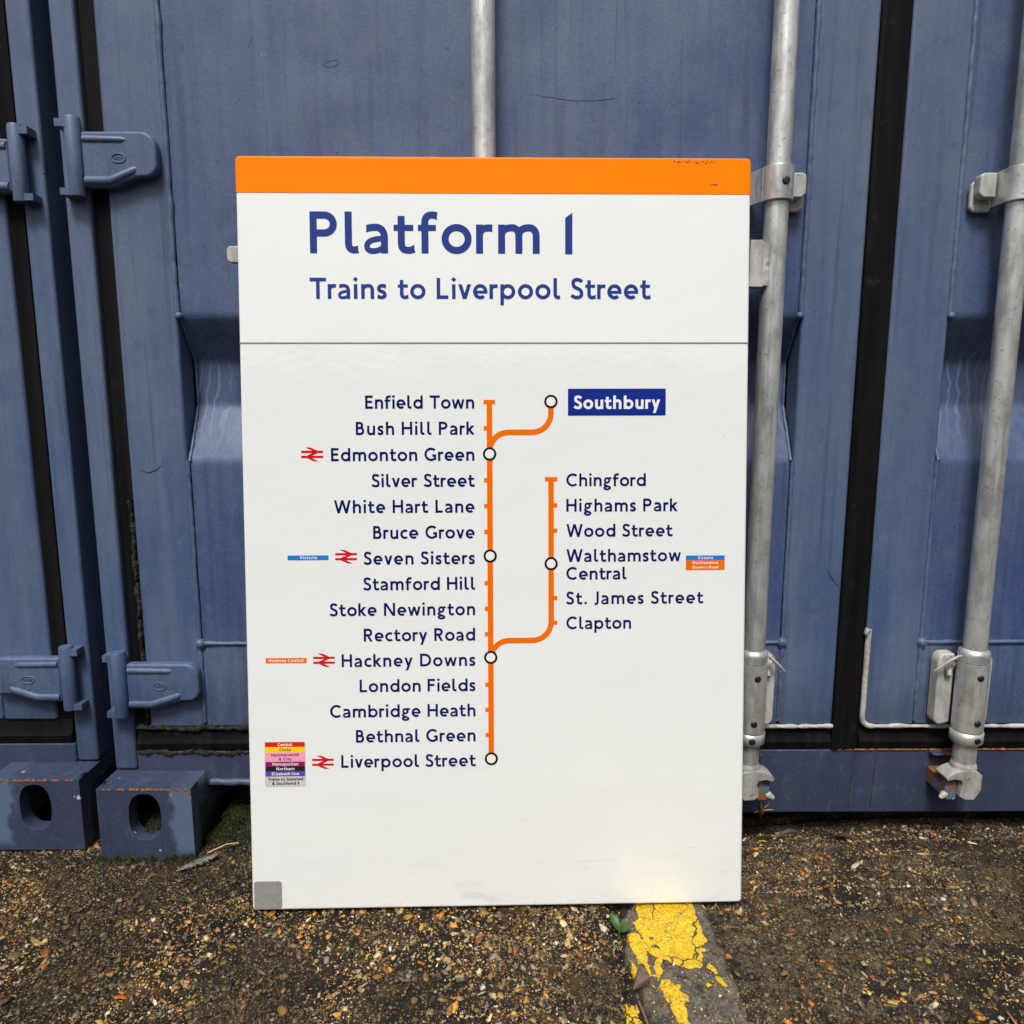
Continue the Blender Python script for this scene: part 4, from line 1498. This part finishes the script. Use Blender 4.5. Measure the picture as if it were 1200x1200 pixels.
# line map
UL, UB, LW = -9.8, 77.7, 7.9
rl = MB()
def strip2d(pts, w, d):
    v, f = [], []
    n = len(pts)
    for i in range(n):
        a, b = pts[max(i - 1, 0)], pts[min(i + 1, n - 1)]
        dx, dz = b[0] - a[0], b[1] - a[1]
        L = math.hypot(dx, dz)
        v += [((pts[i][0] - dz / L * w / 2) * mm, -d, (pts[i][1] + dx / L * w / 2) * mm), ((pts[i][0] + dz / L * w / 2) * mm, -d, (pts[i][1] - dx / L * w / 2) * mm)]
    for i in range(n - 1):
        f.append((2 * i + 1, 2 * i + 3, 2 * i + 2, 2 * i))
    rl.add(v, f)
cs = lambda cx, cz, r, a0, a1, n=12: [(cx + r * math.cos(R(a0 + (a1 - a0) * k / n)), cz + r * math.sin(R(a0 + (a1 - a0) * k / n))) for k in range(n + 1)]
zc = lambda i: ROW0 - PIT * i + 9.2
strip2d([(UL, zc(0) + 2.5), (UL, zc(14))], LW, 0.0003)
strip2d([(-18.2, zc(0)), (-1.5, zc(0))], 6.0, 0.00034)
for i in (1, 3, 4, 5, 7, 8, 9, 11, 12, 13):
    strip2d([(UL - 8.2, zc(i)), (UL - 3.5, zc(i))], 6.0, 0.00034)
for (z_h, z_end) in ((694.9, None), (395.6, None)):
    R1 = 27.0
    pts = [(UL, z_h - R1 - 4)] + cs(UL + R1, z_h - R1, R1, 180, 90) 
    if z_h > 600:
        pts += cs(UB - R1, z_h + R1, R1, 270, 360) + [(UB, 737)]
    else:
        pts += cs(UB - R1, z_h + R1, R1, 270, 360) + [(UB, 627.5)]
    strip2d(pts, LW, 0.00032)
strip2d([(69.0, 628.0), (86.5, 628.0)], 6.0, 0.00036)
for z in (590.6, 554.3, 457.0, 421.0):
    strip2d([(UB + 3.5, z), (UB + 8.8, z)], 6.0, 0.00036)
part('route_line', M['line'], rl)
for (u, z) in ((UL, 664.2), (UL, 518.4), (UL, 371.2), (UL, 222.1), (UB, 738.2), (UB, 506.7)):
    k = 36
    ro, ri = 9.6, 6.5
    mb = MB()
    v = []
    for j in range(k):
        a = 2 * math.pi * j / k
        v += [((u + ri * math.cos(a)) * mm, -0.00045, (z + ri * math.sin(a)) * mm), ((u + ro * math.cos(a)) * mm, -0.00045, (z + ro * math.sin(a)) * mm)]
    mb.add(v, [(2 * j, 2 * j + 1, (2 * j + 3) % (2 * k), (2 * j + 2) % (2 * k)) for j in range(k)])
    st_ = part('station_marker', M['ring'], mb)
    mb = MB().add([((u + 6.6 * math.cos(2 * math.pi * j / k)) * mm, -0.00042, (z + 6.6 * math.sin(2 * math.pi * j / k)) * mm) for j in range(k)], [tuple(range(k))])
    part('marker_centre', M['wht'], mb, st_)

# double-arrow rail marks
for (u, z) in ((-261.0, 664.6), (-215.5, 518.8), (-249.4, 369.4), (-253.6, 220.0)):
    s = 31.0 / 62
    mb = MB()
    def quad(pts, d):
        mb.add([((u + (x - 31) * s) * mm, -d, (z + (19.5 - y) * s) * mm) for x, y in pts], [(0, 1, 2, 3)])
    quad([(0, 15.6), (62, 15.6), (62, 9.2), (0, 9.2)], 0.0003)
    quad([(0, 29.8), (62, 29.8), (62, 23.4), (0, 23.4)], 0.0003)
    hw = 7.0
    quad([(46 - hw, 12.4), (46 + hw, 12.4), (19.8 + hw, 0), (19.8 - hw, 0)], 0.00032)
    quad([(16 - hw, 26.6), (16 + hw, 26.6), (46 + hw, 12.4), (46 - hw, 12.4)], 0.00034)
    quad([(42.2 - hw, 39), (42.2 + hw, 39), (16 + hw, 26.6), (16 - hw, 26.6)], 0.00032)
    part('rail_mark', M['red'], mb)

# coloured interchange stickers
w_ = 0.19
p_ = part('interchange_sticker', M['vic'], rect(-298.5, -240.5, 514.1, 520.8))
txt('sticker_text', M['wht'], 'Victoria', -269, 515.5, 4.4, w_, 24, 'c', 0.0005, p_)
p_ = part('interchange_sticker', M['line'], rect(-332.5, -274.3, 365.6, 373.1))
txt('sticker_text', M['wht'], 'Hackney Central', -303.4, 367.4, 4.4, w_, 50, 'c', 0.0005, p_)
p_ = part('interchange_sticker', M['line'], rect(272.3, 328.7, 496.0, 510.3))
q_ = part('sticker_stripe', M['vic'], rect(272.3, 328.7, 510.3, 517.1), p_)
txt('sticker_text', M['wht'], 'Victoria', 300.5, 511.7, 4.2, w_, 22, 'c', 0.0005, p_)
txt('sticker_text', M['wht'], 'Walthamstow', 300.5, 504.8, 4.0, w_, 38, 'c', 0.0005, p_)
txt('sticker_text', M['wht'], "Queen's Road", 300.5, 498.2, 4.0, w_, 38, 'c', 0.0005, p_)
tb = part('line_table_sticker', M['tgry'], rrect(-337.2, -278.6, 184.4, 251.0, 3.5, 0.0002))
def tband(mat, z0, z1, r=None):
    return part('table_stripe', mat, (rrect(-336.3, -279.5, z0, z1, r, 0.0004) if r else rect(-336.3, -279.5, z0, z1, 0.0004)), tb)
tband(M['tred'], 243.2, 250.2); tband(M['tyel'], 235.2, 243.2); tband(M['tpnk'], 221.4, 235.2); tband(M['tmag'], 214.4, 221.4); tband(M['tblk'], 207.4, 214.4); tband(M['tpur'], 199.9, 207.4)
for s, z, wd, mt in (('Central', 244.7, 21, 'wht'), ('Circle', 237.1, 16, 'navy'), ('Hammersmith', 229.6, 40, 'box'), ('& City', 223.4, 18, 'box'), ('Metropolitan', 215.9, 37, 'wht'),
                     ('Northern', 209.0, 26, 'wht'), ('Elizabeth line', 201.7, 39, 'wht'), ('Trains to Stansted', 193.8, 50, 'tblk'), ('& Southend +', 187.6, 39, 'tblk')):
    txt('sticker_text', M[mt], s, -307.6, z, 4.3, w_, wd, 'c', 0.0006, tb)
part('corner_sticker', M['qr'], rrect(-356.8, -316.3, 2.4, 43.9, 4.5, 0.0003))
# scuffs on the enamel
sc_dark = flat('scuff_mark', (0.045, 0.022, 0.015), 0.6)
mb = MB()
rr = random.Random(5)
for k in range(24):
    x = 0.250 + k * 0.0026
    if rr.random() < 0.9:
        z = 1.0708 + rr.uniform(-0.0012, 0.0012)
        mb.add([(x, -0.0008, z), (x + rr.uniform(0.001, 0.0035), -0.0008, z + rr.uniform(-0.0006, 0.0006)), (x + 0.0015, -0.0008, z + rr.uniform(0.0010, 0.0030))], [(0, 1, 2)])
mb.add([(0.300, -0.0008, 1.0405), (0.313, -0.0008, 1.0395), (0.312, -0.0008, 1.0412)], [(0, 1, 2)])
part('scuff_marks', sc_dark, mb)
grey_scuff = flat('pale_scuff', (0.44, 0.39, 0.30), 0.5)
mb = MB()
for k in range(70):
    x, z = rr.uniform(-0.34, 0.34), abs(rr.gauss(0, 0.011)) + 0.004
    L, a = rr.uniform(0.001, 0.010), rr.gauss(0.15, 0.4)
    t_ = rr.uniform(0.00015, 0.0005)
    mb.add([(x, -0.0002, z), (x + L * math.cos(a), -0.0002, z + L * math.sin(a)), (x + L * math.cos(a) * 0.6, -0.0002, z + L * math.sin(a) * 0.6 + t_)], [(0, 1, 2)])
for k in range(18):
    x, z = rr.uniform(-0.34, 0.34), rr.uniform(0.03, 0.14)
    L, a = rr.uniform(0.006, 0.03), rr.gauss(-0.3, 0.5)
    mb.add([(x, -0.0002, z), (x + L * math.cos(a), -0.0002, z + L * math.sin(a)), (x + L * math.cos(a) * 0.6, -0.0002, z + L * math.sin(a) * 0.6 + 0.0003)], [(0, 1, 2)])
part('scuff_marks', grey_scuff, mb)

# ------------------------------------------------------------------ flaking yellow paint
def poly_field(P, X, Y):
    P = np.array(P)
    d = np.full(X.shape, 1e9)
    ins = np.zeros(X.shape, bool)
    n = len(P)
    for i in range(n):
        a, b = P[i], P[(i + 1) % n]
        ab = b - a
        t = np.clip(((X - a[0]) * ab[0] + (Y - a[1]) * ab[1]) / (ab @ ab + 1e-12), 0, 1)
        d = np.minimum(d, np.hypot(X - a[0] - t * ab[0], Y - a[1] - t * ab[1]))
        c = ((a[1] > Y) != (b[1] > Y)) & (X < (b[0] - a[0]) * (Y - a[1]) / (b[1] - a[1] + 1e-15) + a[0])
        ins ^= c
    return np.where(ins, d, -d)
YEL = [
    [(0.187, -0.12), (0.187, -0.184), (0.187, -0.210), (0.178, -0.222), (0.184, -0.242), (0.187, -0.262), (0.190, -0.275), (0.204, -0.282), (0.212, -0.285), (0.219, -0.294), (0.232, -0.299), (0.243, -0.301),
     (0.255, -0.299), (0.262, -0.266), (0.272, -0.255), (0.273, -0.222), (0.270, -0.203), (0.271, -0.184), (0.275, -0.12)],
    [(0.176, -0.215), (0.190, -0.205), (0.270, -0.205), (0.272, -0.252), (0.258, -0.270), (0.255, -0.296), (0.240, -0.297), (0.214, -0.283), (0.192, -0.272)],
    [(0.163, -0.240), (0.178, -0.235), (0.184, -0.243), (0.187, -0.262), (0.186, -0.285), (0.187, -0.308), (0.184, -0.316), (0.179, -0.300), (0.168, -0.272)],
    [(0.160, -0.280), (0.168, -0.299), (0.164, -0.312), (0.162, -0.300)],
    [(0.139, -0.400), (0.143, -0.352), (0.152, -0.340), (0.160, -0.346), (0.161, -0.400)],
    [(0.191, -0.300), (0.197, -0.283), (0.205, -0.282), (0.198, -0.297), (0.201, -0.305), (0.193, -0.320)],
    [(0.192, -0.326), (0.196, -0.319), (0.208, -0.317), (0.213, -0.326), (0.218, -0.328), (0.216, -0.338), (0.224, -0.347), (0.217, -0.358), (0.218, -0.385), (0.212, -0.400), (0.204, -0.400), (0.195, -0.342)],
    [(0.261, -0.299), (0.265, -0.292), (0.268, -0.301), (0.270, -0.310), (0.266, -0.306)],
    [(0.268, -0.315), (0.272, -0.316), (0.277, -0.332), (0.272, -0.334), (0.268, -0.324)],
    [(0.252, -0.330), (0.255, -0.328), (0.257, -0.331), (0.254, -0.334)],
    [(0.262, -0.268), (0.266, -0.267), (0.267, -0.272), (0.263, -0.273)],
]
def march(X, Y, Fd):
    """polygons of the region Fd > 0 on a grid"""
    V, F, key = [], [], {}
    nx_, ny_ = X.shape
    def vid(k, p):
        if k not in key:
            key[k] = len(V)
            V.append(p)
        return key[k]
    act = np.argwhere((Fd[:-1, :-1] > 0) | (Fd[1:, :-1] > 0) | (Fd[1:, 1:] > 0) | (Fd[:-1, 1:] > 0))
    for i, j in act:
        c = [(i, j), (i + 1, j), (i + 1, j + 1), (i, j + 1)]
        poly = []
        for k in range(4):
            a, b = c[k], c[(k + 1) % 4]
            fa, fb = Fd[a], Fd[b]
            if fa > 0:
                poly.append(vid(a, (X[a], Y[a])))
            if (fa > 0) != (fb > 0):
                t = fa / (fa - fb)
                kk = (min(a, b), max(a, b))
                poly.append(vid(kk, (X[a] + (X[b] - X[a]) * t, Y[a] + (Y[b] - Y[a]) * t)))
        if len(poly) >= 3:
            F.append(poly)
    return V, F
yx, yy = np.meshgrid(np.arange(0.130, 0.290, 0.0012), np.arange(-0.402, -0.10, 0.0012), indexing='ij')
fd = np.max([poly_field(p, yx, yy) for p in YEL], 0)
fd = fd + 0.0019 * fbm(yx, yy, 41, 5, 100, 0.65)
hole = fbm(yx, yy, 43, 3, 130)
fd = np.where((hole > 1.45) & (fd > 0), -0.0004, fd)
PV, PF = march(yx, yy, fd)
PV = np.array(PV)
pz = gheight(PV[:, 0], PV[:, 1]) + 0.0016 + 0.0004 * fbm(PV[:, 0], PV[:, 1], 44, 3, 150)
def yellow_mat():
    n = N('flaking_yellow_paint')
    w = n.noise(25, 3, 0.6, col=True)
    vm = n.t.nodes.new('ShaderNodeMixRGB')
    vm.inputs[0].default_value = 0.035
    n.t.links.new(n.tc.outputs['Object'], vm.inputs[1])
    n.t.links.new(w, vm.inputs[2])
    cr = n.voro(26, 'DISTANCE_TO_EDGE', vm.outputs[0])
    on = n.noise(17, 2)
    crack = n.math('MULTIPLY', n.ramp(cr, [(0.008, 1.0), (0.036, 0.0)]), n.ramp(on, [(0.42, 0.0), (0.55, 1.0)]))
    wrk = n.noise(330, 4, 0.65, dist=1.2)
    dirt = n.noise(22, 5, 0.65)
    col = n.mix(n.ramp(wrk, [(0.40, 0.0), (0.60, 1.0)]), (0.36, 0.225, 0.006), (0.80, 0.53, 0.010))
    col = n.mix(n.ramp(dirt, [(0.52, 0.0), (0.74, 0.55)]), col, (0.30, 0.19, 0.02))
    col = n.mix(crack, col, (0.035, 0.026, 0.010))
    n.set('Base Color', col)
    n.set('Roughness', 0.55)
    b = n.bump(wrk, 0.75, 0.0012)
    n.bump(n.math('SUBTRACT', 1.0, crack), 0.8, 0.0012, b)
    return n.m
ym = MB().add([(x, y, z) for (x, y), z in zip(PV, pz)], PF, True)
yo = ym.build('yellow_paint', yellow_mat())
sol = yo.modifiers.new('thick', 'SOLIDIFY')
sol.thickness = 0.0012
sol.offset = -1
tag(yo, 'cracked and flaking yellow paint on the concrete strip below the sign', 'road marking', kind='structure')

# ------------------------------------------------------------------ weeds, leaves, straw, moss
def gz(x, y):
    return float(gheight(np.array(x), np.array(y)))
leaf_g = flat('glossy_green_leaf', (0.026, 0.088, 0.009), 0.5, 0, 0.45, 90)
stem_g = flat('green_stem', (0.06, 0.13, 0.03), 0.5)
def leaf(base, tip, width, cup=0.25, nrm=(0, -0.35, 0.94), segs=8, curl=0.0):
    b, t = Vector(base), Vector(tip)
    ax = t - b
    nr = Vector(nrm).normalized()
    sd = ax.normalized().cross(nr).normalized()
    nr = sd.cross(ax.normalized())
    v, f = [], []
    for i in range(segs + 1):
        s = i / segs
        w = width * (math.sin(math.pi * min(1, 0.04 + s * 0.96)) ** 0.75) * (0.75 + 0.4 * s) * 0.5
        c = b + ax * s + nr * (math.sin(s * math.pi) * 0.10 * ax.length + curl * s * s * ax.length)
        for q in (-1, -0.5, 0, 0.5, 1):
            v.append(c + sd * w * q + nr * (abs(q) * cup * w))
    for i in range(segs):
        for k in range(4):
            a = i * 5 + k
            f.append((a, a + 1, a + 6, a + 5))
    return MB().add(v, f, True)
wx, wy = 0.155, -0.232
wz = gz(wx, wy)
weed = empty('weed_seedling', (wx, wy, wz))
tag(weed, 'small green weed seedling growing in the joint under the sign', 'weed')
for tip, wd in (((-0.010, 0.020, 0.026), 0.012), ((0.016, -0.004, 0.022), 0.013), ((0.012, 0.016, 0.017), 0.009)):
    lb = leaf((0.0, 0.002, 0.012), tip, wd)
    o = lb.build('leaf', leaf_g, weed, fix=False)
    o.modifiers.new('s', 'SUBSURF').render_levels = 1
MB().tube([(0, 0, -0.006), (0.0005, 0.001, 0.006), (0, 0.002, 0.013)], [0.0012, 0.001, 0.0008], 8).build('stem', stem_g, weed)
brown = flat('dead_brown_leaf', (0.085, 0.036, 0.016), 0.55, 0, 0.45, 70, 0.3)
straw = flat('dry_straw', (0.42, 0.30, 0.13), 0.7, 0, 0.2, 90)
def dead(x, y, ln, wd, ang, label, mat=brown, curl=0.3):
    o = leaf((-ln / 2, 0, 0.003), (ln / 2, 0, 0.004), wd, 0.7, (0, 0, 1), 9, curl).build('dead_leaf', mat, None, fix=False)
    o.location = (x, y, gz(x, y) + 0.001)
    o.rotation_euler = (0.15, -0.1, ang)
    return tag(o, label, 'leaf')
dl = dead(0.170, -0.330, 0.026, 0.014, 0.35, 'curled brown dead leaf lying in the joint beside the yellow paint')
dl.location.z = gz(0.19, -0.330) + 0.001
red = flat('red_brown_leaf', (0.035, 0.010, 0.006), 0.6, 0, 0.4, 60)
dead(0.470, -0.030, 0.040, 0.011, 0.1, 'dark red dead leaf lying under the sill near the lock bar foot', red, 0.1)
dead(0.560, -0.045, 0.045, 0.012, -0.6, 'dark red dead leaf lying under the sill below the rubber seal', red, 0.1)
def stick(pts, r, label, name='straw_stalk', cat='straw', mat=straw):
    o = MB().tube(pts, r, 8).build(name, mat)
    return tag(o, label, cat)
z_ = gz(0.162, -0.37)
stick([(0.163, -0.345, z_ + 0.008), (0.166, -0.37, z_ + 0.010), (0.171, -0.405, z_ + 0.009)], [0.0014, 0.0016, 0.0012], 'thin brown twig lying along the dirty joint', 'twig', 'twig', flat('twig_bark', (0.16, 0.085, 0.045), 0.7))
z_ = gz(-0.475, -0.04)
stick([(-0.498, -0.055, z_ + 0.004), (-0.472, -0.040, z_ + 0.010), (-0.452, -0.038, z_ + 0.011)], [0.0012, 0.0014, 0.0009], 'pale straw stalk on the moss beside the rusty corner casting')
# dry seed head caught on the sill
sx_, sz_ = 0.432, 0.080
sh_ = empty('seed_head', (sx_, -0.004, sz_))
tag(sh_, 'dry seed head with straw bristles caught against the blue sill', 'seed head')
for tip in ((-0.003, -0.004, 0.022), (0.019, -0.006, 0.006), (-0.013, -0.003, -0.001), (0.004, -0.008, 0.012), (0.012, -0.003, 0.015)):
    MB().tube([(0, 0, 0), tuple(q * 0.55 + 0.0008 for q in tip), tip], [0.0012, 0.0011, 0.0004], 6).build('bristle', straw, sh_)
MB().lathe([(0.001, -0.008), (0.0045, -0.005), (0.0052, 0.0), (0.003, 0.004), (0.001, 0.006)], (0, -0.001, 0), 'z', 10).build('pod', flat('brown_pod', (0.07, 0.03, 0.012), 0.7), sh_)
# grey feather at the foot of the corner casting
fe = MB()
fr = random.Random(9)
qz = gz(-0.50, -0.075)
fe.tube([(-0.530, -0.098, qz + 0.003), (-0.505, -0.082, qz + 0.006), (-0.476, -0.066, qz + 0.010)], [0.001, 0.0009, 0.0004], 6)
for k in range(46):
    s = k / 46
    b = Vector((-0.528, -0.097, qz + 0.003)).lerp(Vector((-0.476, -0.066, qz + 0.010)), s)
    for sdn in (-1, 1):
        L = 0.013 * math.sin(math.pi * (0.12 + 0.83 * s)) * fr.uniform(0.6, 1.1)
        tipv = b + Vector((0.8 * L, 0.5 * L, 0)) * 0.7 + Vector((-0.5, 0.85, 0)) * sdn * L * 0.75 + Vector((0, 0, fr.uniform(0, 0.003)))
        fe.tube([b, b.lerp(tipv, 0.6) + Vector((0, 0, 0.0008)), tipv], [0.0005, 0.0006, 0.0002], 5)
tag(fe.build('feather', flat('grey_feather', (0.19, 0.18, 0.165), 0.8, 0, 0.45, 80)), 'small grey feather lying at the foot of the rusty corner casting', 'feather')

# moss: many short tufts
def moss(name, spots, label):
    V, F, o = [], [], 0
    for (x, y, z, r_, n_) in spots:
        for k in range(n_):
            a, q = rng.uniform(0, 6.28), r_ * math.sqrt(rng.random())
            px, py = x + q * math.cos(a), y + q * math.sin(a) * 0.7
            pz_ = z + 0.012 * max(0, 1 - (q / r_) ** 2) * rng.uniform(0.6, 1.2)
            s = rng.uniform(0.0010, 0.0026)
            n3 = rng.normal(0, 1, 3)
            n3[2] = abs(n3[2]) + 0.6
            n3 /= np.linalg.norm(n3)
            t1 = np.cross(n3, (0.3, 0.5, 0.8))
            t1 /= np.linalg.norm(t1)
            t2 = np.cross(n3, t1)
            c = np.array((px, py, pz_))
            V += [c - t1 * s * 0.5, c + t2 * s * 0.45 + n3 * s * 0.5, c + t1 * s * 0.5 + n3 * s, c - t2 * s * 0.45 + n3 * s * 0.5]
            F.append((o, o + 1, o + 2, o + 3))
            o += 4
    me = np_mesh(name, np.array(V), np.array(F), False)
    n = N('moss')
    f = n.noise(140, 3, 0.6)
    n.set('Base Color', n.ramp(f, [(0.36, (0.006, 0.009, 0.003)), (0.56, (0.022, 0.034, 0.005)), (0.74, (0.075, 0.095, 0.014))]))
    n.set('Roughness', 0.9)
    me.materials.append(n.m)
    ob = bpy.data.objects.new(name, me)
    COL.objects.link(ob)
    return tag(ob, label, None, kind='stuff')
sp = []
for k in range(90):
    x = rng.uniform(-0.507, -0.345)
    y = rng.uniform(-0.022, 0.095)
    sp.append((x, y, gz(x, y) + 0.001 + 0.030 * sstep(-0.02, 0.06, y) * sstep(-0.512, -0.47, x), 0.017, 330))
for k in range(9):
    sp.append((-0.593 + rng.uniform(-0.018, 0.018), rng.uniform(-0.045, -0.005), 0.060 + rng.uniform(0, 0.016), 0.015, 420))
for k in range(34):
    x = -0.67 + 0.15 * rng.random() ** 1.6
    sp.append((x, -0.064 - 0.004 * rng.random(), gz(x, -0.064) - 0.006 + 0.004 * rng.random(), rng.uniform(0.004, 0.011), 110))
for k in range(16):
    x = rng.uniform(0.36, 1.0)
    sp.append((x, rng.uniform(-0.004, 0.03), gz(x, 0.0) + 0.0005, 0.014, 60))
moss('moss', sp, 'dark green moss under the notched sill and in the casting hole')
